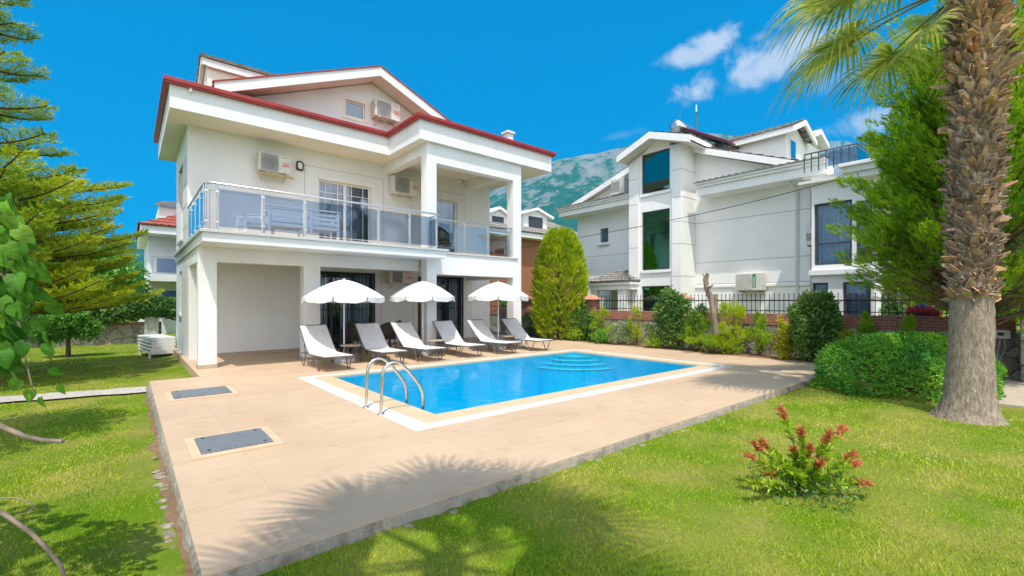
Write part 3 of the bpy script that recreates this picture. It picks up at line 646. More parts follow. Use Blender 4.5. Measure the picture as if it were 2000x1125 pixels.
# side windows (left wall)
for (ya, yb, za, zb_) in side_ops:
    mb = MB(); ring2 = [(ya, za), (yb, zb_)]
    mb.box(XL + .1, ya, za, XL + .14, ya + .05, zb_); mb.box(XL + .1, yb - .05, za, XL + .14, yb, zb_); mb.box(XL + .1, ya + .05, za, XL + .14, yb - .05, za + .05); mb.box(XL + .1, ya + .05, zb_ - .05, XL + .14, yb - .05, zb_)
    f = mb.build('window', FRAMED if za < 2 else FRAMEW, V); mb = MB(); mb.box(XL + .115, ya + .05, za + .05, XL + .122, yb - .05, zb_ - .05); mb.build('pane', WGLASS, f)
    mb = MB(); mb.box(XL - .05, ya - .05, za - .05, XL + .1, yb + .05, za - .001); mb.build('sill', TRIM, f)

# roof
P_ = [(.78, 13.9), (6.5, 13.9), (6.5, 11.87), (11.9, 11.87), (11.9, 19.3), (.78, 19.3)]
mb = MB(); mb.prism(P_, ZS, ZS + .06); mb.build('soffit', SOFFIT, V)
def offset_poly(P, d):
    out = []; n = len(P)
    for i in range(n):
        p0 = Vector(P[i - 1]); p1 = Vector(P[i]); p2 = Vector(P[(i + 1) % n])
        e1 = (p1 - p0).normalized(); e2 = (p2 - p1).normalized(); n1 = Vector((e1.y, -e1.x)); n2 = Vector((e2.y, -e2.x))
        k = (n1 + n2) / (1 + n1.dot(n2)); q = p1 + k * d; out.append((q.x, q.y))
    return out
def band(mb, P, d0, d1, z0, z1):
    A = offset_poly(P, d0); B = offset_poly(P, d1); n = len(P)
    vs = [(a[0], a[1], z0) for a in A] + [(b[0], b[1], z0) for b in B] + [(a[0], a[1], z1) for a in A] + [(b[0], b[1], z1) for b in B]
    fs = []
    for i in range(n):
        j = (i + 1) % n
        fs += [(n + i, n + j, 3 * n + j, 3 * n + i), (j, i, 2 * n + i, 2 * n + j), (i, j, n + j, n + i), (2 * n + j, 2 * n + i, 3 * n + i, 3 * n + j)]
    mb.add(vs, fs)
mb = MB(); band(mb, P_, -.05, .004, ZS - .004, ZS + .60); mb.build('fascia', WHITE, V)
mb = MB(); band(mb, P_, .006, .12, ZS + .56, ZS + .60); band(mb, P_, .105, .135, ZS + .60, ZS + .70); band(mb, P_, -.02, .035, ZS + .601, ZS + .72)
GU = mb.build('gutter', REDM, V, .01)
mb = MB(); band(mb, P_, .03, .105, ZS + .69, ZS + .712); mb.build('gutter_lip', REDM, GU)
pp = PY(372, 170, 13.9).x
for x in (pp,):
    mb = MB(); mb.tube([(x, 13.85, ZS + .6), (x, 13.84, ZS + .47)], .035, 8); mb.build('overflow_pipe', WHITE, V)
# hipped tile surface (one ridge line, slopes .41)
sl = .41
def tile_sheet(mb, a, b, c, d, rows, tiles, amp=.03, step=.03):
    """a-b eave, d-c ridge"""
    a, b, c, d = map(Vector, (a, b, c, d)); nrm = (b - a).cross(d - a).normalized()
    if nrm.z < 0: nrm = -nrm
    k = 6; nu = tiles * k
    for r_ in range(rows):
        t0 = r_ / rows; t1 = (r_ + 1) / rows; vs = []
        for t, h in ((t0, step), (t1, 0)):
            p = a.lerp(d, t); q = b.lerp(c, t)
            for i in range(nu + 1): vs.append(p.lerp(q, i / nu) + nrm * (h + amp * (.5 + .5 * math.sin(i / k * 2 * PI))))
        p = a.lerp(d, t0); q = b.lerp(c, t0)
        for i in range(nu + 1): vs.append(p.lerp(q, i / nu) - nrm * .01)
        n1 = nu + 1
        mb.add(vs, [(i, i + 1, n1 + i + 1, n1 + i) for i in range(nu)] + [(2 * n1 + i, 2 * n1 + i + 1, i + 1, i) for i in range(nu)], False)
zr = ZS + .66
mb = MB()
tile_sheet(mb, (.74, 13.86, zr), (6.5, 13.86, zr), (6.5, 16.6, zr + 2.74 * sl), (3.48, 16.6, zr + 2.74 * sl), 8, 22)
tile_sheet(mb, (6.46, 11.83, zr), (11.9, 11.83, zr), (9.2, 14.53, zr + 2.7 * sl), (9.15, 14.53, zr + 2.7 * sl), 8, 20)
tile_sheet(mb, (.74, 19.3, zr), (.74, 13.86, zr), (3.48, 16.6, zr + 2.74 * sl), (3.48, 16.6, zr + 2.74 * sl), 8, 20)
tile_sheet(mb, (11.9, 11.83, zr), (11.9, 19.3, zr), (9.2, 16.6, zr + 2.7 * sl), (9.2, 14.5, zr + 2.7 * sl), 8, 26)
tile_sheet(mb, (11.9, 19.3, zr), (.74, 19.3, zr), (3.48, 16.6, zr + 2.74 * sl), (9.2, 16.6, zr + 2.74 * sl), 8, 40)
mb.add([(6.5, 11.9, zr), (6.5, 14.5, zr), (9.1, 14.5, zr + 1.08)], [(0, 1, 2)])
mb.build('roof', REDTILE, V)
# front gable
gp = Vector((6.38, 0, 9.30)); lx, rx, zlow = 1.75, 10.95, 7.36; yg = 14.3
GW = [(lx + .8, zlow), (rx - .8, zlow), (gp.x, gp.z - .30)]
gwx0, gwx1, gwz0, gwz1 = 5.46, 6.14, 7.67, 8.21
# gable wall with its window opening: pieces round the opening, clipped by the rake line
def rakez(x, low=.30): return gp.z - low - (gp.x - x) * (gp.z - zlow) / (gp.x - lx) if x < gp.x else gp.z - low - (x - gp.x) * (gp.z - zlow) / (rx - gp.x)
mb = MB(); xsq = [2.0, 3.2, 4.4, gwx0, gwx1, gp.x, 7.5, 8.7, 9.9, 10.7]
for i in range(len(xsq) - 1):
    a, b = xsq[i], xsq[i + 1]; za = rakez(a); zb2 = rakez(b); bot = 6.6
    if abs(a - gwx0) < .01:
        mb.ext([(a, YW, bot), (b, YW, bot), (b, YW, gwz0), (a, YW, gwz0)], (0, .2, 0)); mb.ext([(a, YW, gwz1), (b, YW, gwz1), (b, YW, zb2), (a, YW, za)], (0, .2, 0))
    else: mb.ext([(a, YW, bot), (b, YW, bot), (b, YW, max(zb2, bot + .05)), (a, YW, max(za, bot + .05))], (0, .2, 0))
mb.build('gable_wall', WHITE, V)
window_y(V, gwx0, gwx1, gwz0, gwz1, YW, FRAMEW, WGLASS, 1, None, fw=.05, curtain=False, depth=.06)
mb = MB(); mb.box(gwx0 - .1, YW - .02, gwz0 - .1, gwx1 + .1, YW - .001, gwz0 - .02); mb.box(gwx0 - .1, YW - .012, gwz0 - .02, gwx0, YW - .001, gwz1 + .1); mb.box(gwx1, YW - .012, gwz0 - .02, gwx1 + .1, YW - .001, gwz1 + .1); mb.box(gwx0, YW - .012, gwz1, gwx1, YW - .001, gwz1 + .1)
mb.build('window_surround', SOFFIT, V)
mb = MB()
for (ex, ez) in ((lx, zlow), (rx, zlow)):
    mb.ext([(ex, yg, ez - .30), (gp.x, yg, gp.z - .30), (gp.x, yg, gp.z), (ex, yg, ez)], (0, .08, 0))
mb.build('rake_board', WHITE, V)
mb = MB()
for (ex, ez) in ((lx, zlow), (rx, zlow)):
    mb.ext([(ex, yg + .08, ez - .27), (gp.x, yg + .08, gp.z - .27), (gp.x, yg + .08, gp.z - .22), (ex, yg + .08, ez - .22)], (0, 4.8, 0))
mb.build('gable_soffit', SOFFIT, V)
mb = MB()
for (ex, ez) in ((lx - .05, zlow - .02), (rx + .05, zlow - .02)):
    mb.ext([(ex, yg - .03, ez), (gp.x, yg - .03, gp.z), (gp.x, yg - .03, gp.z + .035), (ex, yg - .03, ez + .035)], (0, .12, 0))
mb.build('rake_flashing', REDM, V)
mb = MB()
tile_sheet(mb, (lx, yg + 4.9, zlow + .0), (lx, yg + .06, zlow + .0), (gp.x, yg + .06, gp.z + .0), (gp.x, yg + 4.9, gp.z + .0), 12, 22)
tile_sheet(mb, (rx, yg + .06, zlow + .0), (rx, yg + 4.9, zlow + .0), (gp.x, yg + 4.9, gp.z + .0), (gp.x, yg + .06, gp.z + .0), 12, 22)
mb.build('gable_roof', REDTILE, V)
# left dormer, seen from its side
dz = 9.14; dy0, dyr, dy1 = 16.45, 17.0, 17.9; dx0 = 1.72
mb = MB(); mb.ext([(dx0 + .12, dy0 + .12, 7.2), (dx0 + .12, dy1 - .1, 7.2), (dx0 + .12, dy1 - .1, 8.55), (dx0 + .12, dyr, 8.95), (dx0 + .12, dy0 + .12, 8.7)], (3.6, 0, 0)); mb.build('dormer_wall', SOFFIT, V)
mb = MB(); mb.ext([(dx0, dy0, 8.68), (dx0, dyr, 9.02 - .14), (dx0, dy1, 8.28), (dx0, dy1, 8.5), (dx0, dyr, 9.1), (dx0, dy0, 8.9)], (.1, 0, 0)); mb.box(dx0 + .1, dy0, 8.66, 5.0, dy0 + .06, 8.88); mb.build('dormer_fascia', WHITE, V)
mb = MB(); tile_sheet(mb, (dx0 - .05, dy0 - .05, 8.90), (5.0, dy0 - .05, 8.90), (5.0, dyr, 9.12), (dx0 - .05, dyr, 9.12), 3, 14, .05, .05); tile_sheet(mb, (5.0, dy1 + .05, 8.48), (dx0 - .05, dy1 + .05, 8.48), (dx0 - .05, dyr, 9.12), (5.0, dyr, 9.12), 3, 14, .05, .05)
mb.build('dormer_roof', GREYTILE, V)
q = PY(991, 262, 14.6); mb = MB(); mb.box(q.x - .14, 14.4, 7.2, q.x + .14, 14.7, q.z - .02); mb.box(q.x - .2, 14.34, q.z - .02, q.x + .2, 14.76, q.z + .06); mb.build('chimney', WHITE, V)

# things fixed to the villa
def ac_unit(label, u0, v0, u1, v1, y, group='outdoor air conditioner units on the villa', rusty=False, yb=None):
    a = PY(u0, v0, y); b = PY(u1, v1, y); x0, x1, z1, z0 = a.x, b.x, a.z, b.z; yb = yb or y + .36
    t = thing('air_conditioner', label, 'air conditioner', ((x0 + x1) / 2, y, z0), group)
    w = x1 - x0; h = z1 - z0
    mb = MB(); mb.box(x0, y, z0, x1, yb - .06, z1); mb.build('casing', ACW, t, .012)
    cx, cz, rr = x0 + w * .34, (z0 + z1) / 2, min(h * .42, w * .29)
    mb = MB(); mb.box(cx - rr - .015, y - .008, cz - rr - .015, cx + rr + .015, y - .002, cz + rr + .015)
    for k in range(1, 5): mb.tube([(cx + rr * k / 4.6 * math.cos(a_), y - .014, cz + rr * k / 4.6 * math.sin(a_)) for a_ in [j * PI / 12 for j in range(25)]], .005, 5, False)
    for k in range(8): a_ = k * PI / 8; mb.tube([(cx - rr * math.cos(a_), y - .015, cz - rr * math.sin(a_)), (cx + rr * math.cos(a_), y - .015, cz + rr * math.sin(a_))], .004, 5, False)
    mb.build('fan_grille', ACG, t)
    mb = MB(); mb.box(x0 + w * .74, y - .004, z0 + h * .36, x0 + w * .95, y - .001, z0 + h * .50); mb.box(x0 + w * .74, y - .004, z0 + h * .53, x0 + w * .95, y - .001, z0 + h * .58); mb.build('sticker', ACR, t)
    mb = MB(); mb.box(x0 + w * .72, y - .004, z0 + h * .86, x0 + w * .9, y - .001, z0 + h * .9); mb.build('badge', ACG, t)
    mb = MB()
    for x in (x0 + w * .15, x1 - w * .15): mb.box(x - .02, y - .02, z0 - .035, x + .02, yb, z0); mb.beam((x, y + .03, z0 - .035), (x, yb, z0 - .2), .02)
    mb.build('bracket', RUSTY if rusty else ACW, t)
    if rusty:
        mb = MB(); pts = [(x0 + w * i / 9, y + .02 + .03 * math.sin(i * 2), z0 - .085 - .02 * math.sin(i * 2.3)) for i in range(10)] + [(x1 + .13, y + .1, z0 - .12)]
        mb.tube(pts, [.045, .06, .05, .062, .048, .058, .05, .055, .045, .03, .012], 8); mb.build('lagged_pipe', RUSTY, t)
    else:
        mb = MB(); mb.tube([(x0 + w * .4, y + .1, z0 - .02), (x0 + w * .42, y + .1, z0 - .17), (x0 + w * .55, y + .2, z0 - .26), (x0 + w * .8, yb - .03, z0 - .3), (x1 + .1, yb - .02, z0 - .36)], .014, 6); mb.build('pipe', ACW, t)
    return t
ac_unit('white air conditioner over the balcony, beside the oval wall lamp, on ragged foam pipe', 505, 295, 568, 341, YW - .38, rusty=True, yb=YW)
ac_unit('white air conditioner over the balcony between its white door and the terrace column', 769, 341, 818, 383, YW - .38, yb=YW)
ac_unit('white air conditioner high in the gable beside the attic window', 733, 191, 782, 238, YW - .38, yb=YW)
ac_unit('shaded air conditioner under the ground floor ceiling behind the middle parasols', 761, 529, 806, 554, YW - .38, yb=YW)
q = PY(586, 324, YW - .05); t = thing('wall_lamp', 'small dark-rimmed oval wall lamp beside the balcony air conditioner', 'lamp', (q.x, YW, q.z))
mb = MB(); mb.tube([(q.x + .085 * math.copysign(abs(math.cos(a)) ** .6, math.cos(a)), YW - .07, q.z + .125 * math.copysign(abs(math.sin(a)) ** .6, math.sin(a))) for a in [k * PI / 12 for k in range(25)]], .022, 6); mb.box(q.x - .09, YW - .05, q.z - .13, q.x + .09, YW - .001, q.z + .13); mb.build('rim', IRON, t)
mb = MB(); mb.box(q.x - .065, YW - .085, q.z - .1, q.x + .065, YW - .051, q.z + .1); mb.build('diffuser', PLASTIC, t, .015)
q = G(896, 353, ZS); t = thing('ceiling_lamp', 'round ceiling lamp on the soffit of the upper terrace', 'lamp', (q.x, q.y, ZS))
mb = MB(); mb.lathe([(.19, 0), (.19, -.05), (.17, -.06)], 24, (q.x, q.y, ZS)); mb.build('rim', ALU, t)
mb = MB(); mb.lathe([(.165, -.05), (.14, -.09), (.08, -.11), (.001, -.115)], 24, (q.x, q.y, ZS)); mb.build('diffuser', PLASTIC, t)

# ---------------------------------------------------------------- sun loungers, parasols, tables
def make_lounger():
    t = thing('sun_lounger', '', 'sun lounger')
    prof = [(-.90, .335), (-.86, .345), (-.3, .33), (.12, .325), (.22, .345), (.45, .52), (.72, .76), (.93, .945), (.955, .945)]
    w = .31; mb = MB(); vs = []
    n = 6
    for (y, z) in prof:
        for i in range(n + 1):
            x = -w + 2 * w * i / n; sag = -.012 * (1 - (2 * i / n - 1) ** 2); vs.append((x, y, z + sag))
    N_ = (n + 1) * len(prof); vs += [(v[0], v[1], v[2] - .016) for v in vs]
    fs = [(j * (n + 1) + i, j * (n + 1) + i + 1, (j + 1) * (n + 1) + i + 1, (j + 1) * (n + 1) + i) for j in range(len(prof) - 1) for i in range(n)]
    fs += [tuple(N_ + q for q in reversed(f)) for f in fs]
    k = len(prof) - 1
    for j in range(k):
        for i in (0, n): a, b = j * (n + 1) + i, (j + 1) * (n + 1) + i; fs.append((a, b, b + N_, a + N_))
    for j in (0, k):
        for i in range(n): a = j * (n + 1) + i; fs.append((a, a + 1, a + 1 + N_, a + N_))
    mb.add(vs, fs, False)
    s = mb.build('sling', SLING, t, .004, 1)
    mb = MB()
    for sx in (-1, 1):
        mb.tube([(sx * .33, -.93, .325), (sx * .335, -.5, .315), (sx * .335, .2, .315), (sx * .335, .62, .31)], .016, 8)
    mb.tube([(-.33, -.93, .325), (.33, -.93, .325)], .016, 8); mb.tube([(-.335, .62, .31), (.335, .62, .31)], .014, 8); mb.tube([(-.335, .2, .315), (.335, .2, .315)], .014, 8)
    mb.build('frame', GUN, t)
    mb = MB()
    for sx in (-1, 1): mb.tube([(sx * .325, .2, .325), (sx * .325, .45, .505), (sx * .325, .95, .945)], .013, 8)
    mb.tube([(-.325, .95, .945), (.325, .95, .945)], .013, 8)
    for sx in (-1, 1): mb.tube([(sx * .3, .66, .69), (sx * .3, .55, .31)], .009, 6)
    mb.build('back_frame', GUN, t)
    for sx in (-1, 1):
        for yc in (-.58, .55):
            P = []
            for i in range(13):
                a = -PI + PI * i / 12; P.append((sx * .335, yc + .085 * math.cos(a), .095 + .085 * math.sin(a)))
            P = [(sx * .335, yc - .2, .31), (sx * .335, yc - .13, .2)] + P + [(sx * .335, yc + .13, .2), (sx * .335, yc + .2, .31)]
            mb = MB(); mb.tube(P, .0125, 8); mb.build('leg', GUN, t)
    return t
L0 = make_lounger()
LL = [(3.55, 11.02, 0.00, 'leftmost white sun lounger of the row, nearest the manhole covers'),
      (4.93, 11.08, -.04, 'second sun lounger from the left, just right of the left parasol pole'),
      (5.98, 11.04, .03, 'third sun lounger from the left, between the left and middle parasols'),
      (7.30, 11.05, -.03, 'fourth sun lounger from the left, in front of the right grilled door'),
      (8.54, 11.02, .02, 'sun lounger just left of the rightmost parasol pole, fifth from the left'),
      (9.90, 11.00, -.03, 'rightmost sun lounger, nearest the yellow-green clipped conifer')]
for i, (x, y, a, lb) in enumerate(LL):
    at(L0 if i == 0 else copy_tree(L0), (x, y, 0), a, lb, 'sun loungers in a row by the pool')

def make_parasol():
    t = thing('parasol', '', 'parasol')
    mb = MB(); mb.tube([(0, 0, .05), (0, 0, 2.1)], .019, 10); mb.build('pole', PLASTIC, t)
    n = 8; seg = 6; prof = [(0.001, 2.15), (.12, 2.135), (.32, 2.07), (.55, 1.965), (.78, 1.83), (.97, 1.70)]
    vs = []; M_ = n * seg
    for (r_, z) in prof:
        for j in range(M_):
            a = 2 * PI * j / M_; f = abs((j % seg) / seg - .5) * 2; k = 1 - .035 * (1 - f * f) * (r_ / .97)
            vs.append((r_ * k * math.cos(a), r_ * k * math.sin(a), z - .018 * (1 - f * f) * (r_ / .97)))
    fs = [(i * M_ + j, i * M_ + (j + 1) % M_, (i + 1) * M_ + (j + 1) % M_, (i + 1) * M_ + j) for i in range(len(prof) - 1) for j in range(M_)]
    mb = MB(); mb.add(vs, fs, False); c = mb.build('canopy', CANVAS, t); sol = c.modifiers.new('cloth', 'SOLIDIFY'); sol.thickness = .004
    mb = MB()
    for q in range(n):
        row = []
        for j in range(seg + 1):
            jj = q * seg + j; a = 2 * PI * (jj + (.12 if j == 0 else -.12 if j == seg else 0)) / M_; f = abs(j / seg - .5) * 2
            k = 1 - .035 * (1 - f * f); z = 1.70 - .018 * (1 - f * f)
            dropz = .10 + .035 * (1 - f ** 4) + .008 * math.sin(jj * 2.1)
            row += [(.972 * k * math.cos(a), .972 * k * math.sin(a), z + .004), ((.985 + .012 * math.sin(jj * 1.9)) * k * math.cos(a), (.985 + .012 * math.sin(jj * 1.9)) * k * math.sin(a), z - dropz)]
        mb.add(row, [(2 * j, 2 * j + 1, 2 * j + 3, 2 * j + 2) for j in range(seg)])
    v = mb.build('valance', CANVAS, t); sol = v.modifiers.new('cloth', 'SOLIDIFY'); sol.thickness = .004
    for j in range(n):
        a = 2 * PI * j / n; mb = MB(); mb.tube([(.02 * math.cos(a), .02 * math.sin(a), 2.1)] + [(p[0] * math.cos(a), p[0] * math.sin(a), p[1] - .016) for p in prof[2:]], .005, 5); mb.tube([(.03 * math.cos(a), .03 * math.sin(a), 1.72), (.5 * math.cos(a), .5 * math.sin(a), 1.965)], .004, 5); mb.build('rib', PLASTIC, t)
    mb = MB(); mb.lathe([(.001, .03), (.022, .0), (.024, -.03), (.015, -.05)], 10, (0, 0, 2.17)); mb.build('finial', PLASTIC, t)
    mb = MB(); mb.lathe([(.001, .0), (.27, .0), (.28, .03), (.27, .10), (.22, .13), (.05, .14), (.045, .24), (.021, .24)], 24); mb.build('base', CONC, t)
    return t
P0 = make_parasol()
for i, (u, v, Y, sc, lb) in enumerate(((672, 543, 11.55, 1.03, 'white scalloped parasol over the two leftmost loungers, in front of the wide grilled window'),
        (826, 546, 11.75, .97, 'middle white parasol, standing before the villa column between the windows'),
        (973, 548, 11.45, 1.0, 'rightmost white parasol, overlapping the end column of the villa'))):
    p = PY(u, v, Y); o = at(P0 if i == 0 else copy_tree(P0), (p.x, p.y, 0), .2 + i * .35, lb, 'white parasols beside the pool')
    o.scale = (sc, sc, p.z / 2.2)

WOODT = pmat('table_top', (.44, .34, .26), (.36, .27, .20), rough=.5, scale=6)
def make_side_table():
    t = thing('side_table', '', 'side table'); mb = MB()
    mb.lathe([(.001, .43), (.24, .43), (.25, .44), (.25, .452), (.24, .46), (.001, .46)], 28); mb.build('table_top', WOODT, t)
    for k in range(4):
        a = PI / 4 + k * PI / 2; c, s = math.cos(a), math.sin(a)
        mb = MB(); mb.tube([(.20 * c, .20 * s, .43), (.16 * c, .16 * s, .3), (.17 * c, .17 * s, .15), (.23 * c, .23 * s, .0)], .011, 8); mb.build('leg', GUN, t)
    mb = MB(); mb.tube([(.16 * math.cos(a), .16 * math.sin(a), .24) for a in [j * PI / 12 for j in range(25)]], .007, 6); mb.build('brace', GUN, t)
    return t
T0 = make_side_table()
for i, (x, y, lb) in enumerate(((4.25, 11.3, 'small round table beside the leftmost parasol pole'), (6.62, 11.15, 'small round table beside the fourth lounger, near the middle parasol'), (9.2, 11.1, 'small round table between the two rightmost loungers'))):
    at(T0 if i == 0 else copy_tree(T0), (x, y, 0), .3 * i, lb, 'small tables between the loungers')

def make_rattan_chair():
    t = thing('rattan_chair', '', 'chair')
    mb = MB(); mb.box(-.25, -.24, .40, .25, .24, .45); mb.build('seat', RATTAN, t, .02)
    mb = MB(); n = 12; vs = []
    for i in range(n + 1):
        a = PI * (0.02 + .96 * i / n); top = .66 + .24 * math.sin(a) ** 1.5
        for z, k in ((.45, .97), (.6, 1.0), (top, 1.06)): vs.append((-.27 * k * math.cos(a), .27 * k * math.sin(a) * .95, z))
    mb.add(vs, [(3 * i + k, 3 * i + k + 1, 3 * i + k + 4, 3 * i + k + 3) for i in range(n) for k in range(2)], True)
    b = mb.build('backrest', RATTAN, t); s = b.modifiers.new('weave', 'SOLIDIFY'); s.thickness = .022
    mb = MB(); mb.tube([(-.286 * math.cos(a), .286 * math.sin(a), .67 + .24 * math.sin(a) ** 1.5) for a in [PI * (.02 + .96 * i / 16) for i in range(17)]], .018, 8); mb.build('top_rail', RATTAN, t)
    for sx in (-1, 1):
        for sy in (-1, 1): mb = MB(); mb.tube([(sx * .22, sy * .2, .41), (sx * .24, sy * .22, 0)], .017, 7); mb.build('leg', RATTAN, t)
    return t
C0 = make_rattan_chair()
CH_ = [((5.05, 13.05), PI + .2, 0, 'dark rattan chair seen between the two leftmost loungers, back to the pool'), ((5.95, 13.0), PI - .1, 0, 'dark rattan chair at the dining table, behind the gap right of the second lounger'),
       ((4.55, 13.75), PI / 2 + .1, 0, 'dark rattan chair at the left end of the dining table, behind the first parasol pole'), ((6.55, 13.8), -PI / 2, 0, 'dark rattan chair at the right end of the dining table'),
       ((5.6, 14.35), 0.1, 0, 'dark rattan chair behind the dining table, close to the grilled door'), ((7.9, 12.95), PI / 2 + .6, 3.03, 'dark rattan chair on the upper terrace behind the glass'), ]
for i, ((x, y), a, z, lb) in enumerate(CH_):
    at(C0 if i == 0 else copy_tree(C0), (x, y, z), a, lb, 'dark rattan chairs')
t = thing('dining_table', 'dark rattan dining table under the balcony, half hidden behind the loungers', 'table', (5.55, 13.7, 0))
mb = MB(); mb.box(4.95, 13.3, .69, 6.15, 14.1, .72); mb.build('table_top', pmat('smoked_glass', (.05, .05, .05), rough=.08), t, .006)
mb = MB(); ring(mb, (4.95, 13.3, 6.15, 14.1), (5.02, 13.37, 6.08, 14.03), .63, .685); mb.build('apron', RATTAN, t)
for x in (5.0, 6.05):
    for y in (13.35, 14.0): mb = MB(); mb.box(x, y, 0, x + .05, y + .05, .63); mb.build('leg', RATTAN, t)

def make_slat_chair(w):
    t = thing('slatted_armchair', '', 'armchair')
    for sx in (-1, 1):
        mb = MB(); mb.box(sx * w / 2 - .03, -.33, 0, sx * w / 2 + .03, -.27, .80); mb.build('back_post', SLAT, t, .005)
        mb = MB(); mb.box(sx * w / 2 - .03, .30, 0, sx * w / 2 + .03, .36, .56); mb.build('front_leg', SLAT, t, .005)
        mb = MB(); mb.beam((sx * w / 2, -.269, .66), (sx * w / 2, .38, .585), .07, .03); mb.build('armrest', SLAT, t, .004)
    mb = MB(); mb.box(-w / 2 - .04, -.34, .801, w / 2 + .04, -.26, .835); mb.build('top_rail', SLAT, t, .005)
    for k in range(4): mb = MB(); z = .33 + k * .115; mb.box(-w / 2 + .031, -.31, z, w / 2 - .031, -.285, z + .085); mb.build('back_slat', SLAT, t, .003)
    mb = MB(); mb.box(-w / 2 + .031, -.26, .34, w / 2 - .031, .34, .37); mb.build('seat', SLAT, t, .004)
    mb = MB(); mb.box(-w / 2 + .05, -.25, .371, w / 2 - .05, .33, .45); mb.build('cushion', SLAT, t, .02)
    return t
for (x, y, w, a, lb) in ((3.0, 12.35, .84, 0, 'wide pale slatted armchair behind the balcony glass, left of the pair'), (3.86, 12.30, .66, -.03, 'narrower pale slatted armchair behind the balcony glass, in front of the balcony door'), (2.42, 12.75, .5, PI / 2 + .2, 'small pale chair standing sideways behind the balcony glass, left of the two slatted armchairs')):
    at(make_slat_chair(w), (x, y, 3.03), a, lb, 'pale slatted balcony chairs')

# stacked plastic sunbeds on the side lawn
def make_sunbed():
    t = thing('plastic_sunbed', '', 'sunbed'); mb = MB()
    for k in range(13): y = -.92 + k * .145; mb.box(-.30, y, .20, .30, y + .12, .225)
    mb.build('slats', PLASTIC, t, .006); t['k'] = 0; del t['k']
    mb = MB()
    mb.box(-.34, -.95, .17, -.30, .97, .235); mb.box(.30, -.95, .17, .34, .97, .235); mb.box(-.30, -.96, .13, .30, -.93, .235); mb.box(-.30, .95, .13, .30, .98, .235)
    mb.build('frame', PLASTIC, t, .01)
    return t
B0 = make_sunbed(); zb0 = float(zg(.75, 19.3))
names = ['lowest', 'second from the bottom', 'middle', 'second from the top', 'topmost']
for i in range(5):
    at(B0 if i == 0 else copy_tree(B0), (.72, 19.3, zb0 - .02 + i * .108), .12 + .008 * i, 'white plastic sunbed on the side lawn, %s of its stack' % names[i], 'stacked white sunbeds')
for i in range(1):
    for sx in (-.3, .3):
        for sy in (-.85, .85): mb = MB(); mb.box(sx - .03, sy - .03, 0, sx + .03, sy + .03, .17); lg = mb.build('leg', PLASTIC, None); lg.parent = B0

# ---------------------------------------------------------------- boundary wall with railings
XW = 14.0
t = thing('boundary_wall', 'rubble stone garden wall with a red brick band on top and black railings', 'wall', (XW, 10, 0))
mb = MB(); mb.box(XW, -.35, -.3, XW + .28, 24, .87); mb.build('stone_base', STONE, t)
mb = MB(); mb.box(XW - .02, .48, .87, XW + .30, 24, 1.19); mb.build('brick_band', BRICKS, t, .006)
PYS = [4.1, 8.02, 11.85, 15.7, 19.55]
prev = .5
for k, yy in enumerate([4.1, 8.02, 11.85, 15.7, 19.55, 24]):
    a, b = prev + (.26 if k else 0), yy - .26; prev = yy
    mb = MB(); mb.box(XW + .12, a, 1.55, XW + .15, b, 1.585); mb.box(XW + .12, a, 1.26, XW + .15, b, 1.285)
    n = int((b - a) / .125)
    for i in range(1, n):
        y = a + (b - a) * i / n; mb.box(XW + .127, y - .007, 1.19, XW + .143, y + .007, 1.70)
        mb.lathe([(.001, 0), (.018, .03), (.001, .085)], 5, (XW + .135, y, 1.695), False)
    mb.build('railing', IRON, t)
for yy in PYS:
    mb = MB(); mb.box(XW - .06, yy - .24, .87, XW + .34, yy + .24, 1.60); p = mb.build('pillar', BRICKS, t, .008)
    c = (XW + .14, yy, 1.60); mb = MB()
    mb.add([(c[0] - .32, yy - .35, 1.6), (c[0] + .32, yy - .35, 1.6), (c[0] + .32, yy + .35, 1.6), (c[0] - .32, yy + .35, 1.6), (c[0] - .32, yy - .35, 1.635), (c[0] + .32, yy - .35, 1.635), (c[0] + .32, yy + .35, 1.635), (c[0] - .32, yy + .35, 1.635), (c[0], yy, 1.83)],
           [(3, 2, 1, 0), (0, 1, 5, 4), (1, 2, 6, 5), (2, 3, 7, 6), (3, 0, 4, 7), (4, 5, 8), (5, 6, 8), (6, 7, 8), (7, 4, 8)])
    mb.build('cap', CAPM, p)
t = thing('gate_pillar', 'thick rubble stone gate pillar with a brick top at the right edge, beyond the palm', 'pillar', (13.8, 0, -.1))
mb = MB(); mb.box(13.45, -.75, -.3, 14.2, .40, 1.50); mb.build('stone_base', STONE, t, .03)
mb = MB(); mb.box(13.4, -.80, 1.50, 14.25, .44, 1.72); mb.box(13.5, -.7, 1.72, 14.15, .34, 2.05); mb.build('brick_top', BRICKS, t, .01)
a = PX(1942, 644, XW - .08); b = PX(1974, 662, XW - .08)
t = thing('meter_box', 'small white meter box with a dark display on the shaded stone wall beside the palm', 'meter box', (XW - .08, a.y, b.z))
mb = MB(); mb.box(XW - .09, b.y, b.z, XW - .005, a.y, a.z); mb.build('casing', PLASTIC, t, .012)
mb = MB(); mb.box(XW - .095, b.y + (a.y - b.y) * .4, b.z + .06, XW - .0905, a.y - .05, a.z - .05); mb.build('display', IRON, t)
mb = MB(); yy = (a.y + b.y) / 2
for s_ in (-.02, .03): mb.tube([(XW - .03, yy + s_, b.z), (XW - .05, yy + s_ * 2, b.z - .2), (XW - .05, yy + .06 + s_, b.z - .45), (XW - .03, yy + .12 + s_, b.z - .7)], .007, 5)
mb.build('cable', PLASTIC, t)
REDP = pmat('red_plastic', (.65, .01, .012), rough=.3); BLUEP = pmat('blue_plastic', (.02, .12, .45), rough=.4)
c = PX(1803, 609, 14.9)
t = thing('inflatable_toy', 'red inflatable toy with a blue top behind the railings near the palm', 'inflatable toy', (c.x, c.y, .8))
mb = MB()
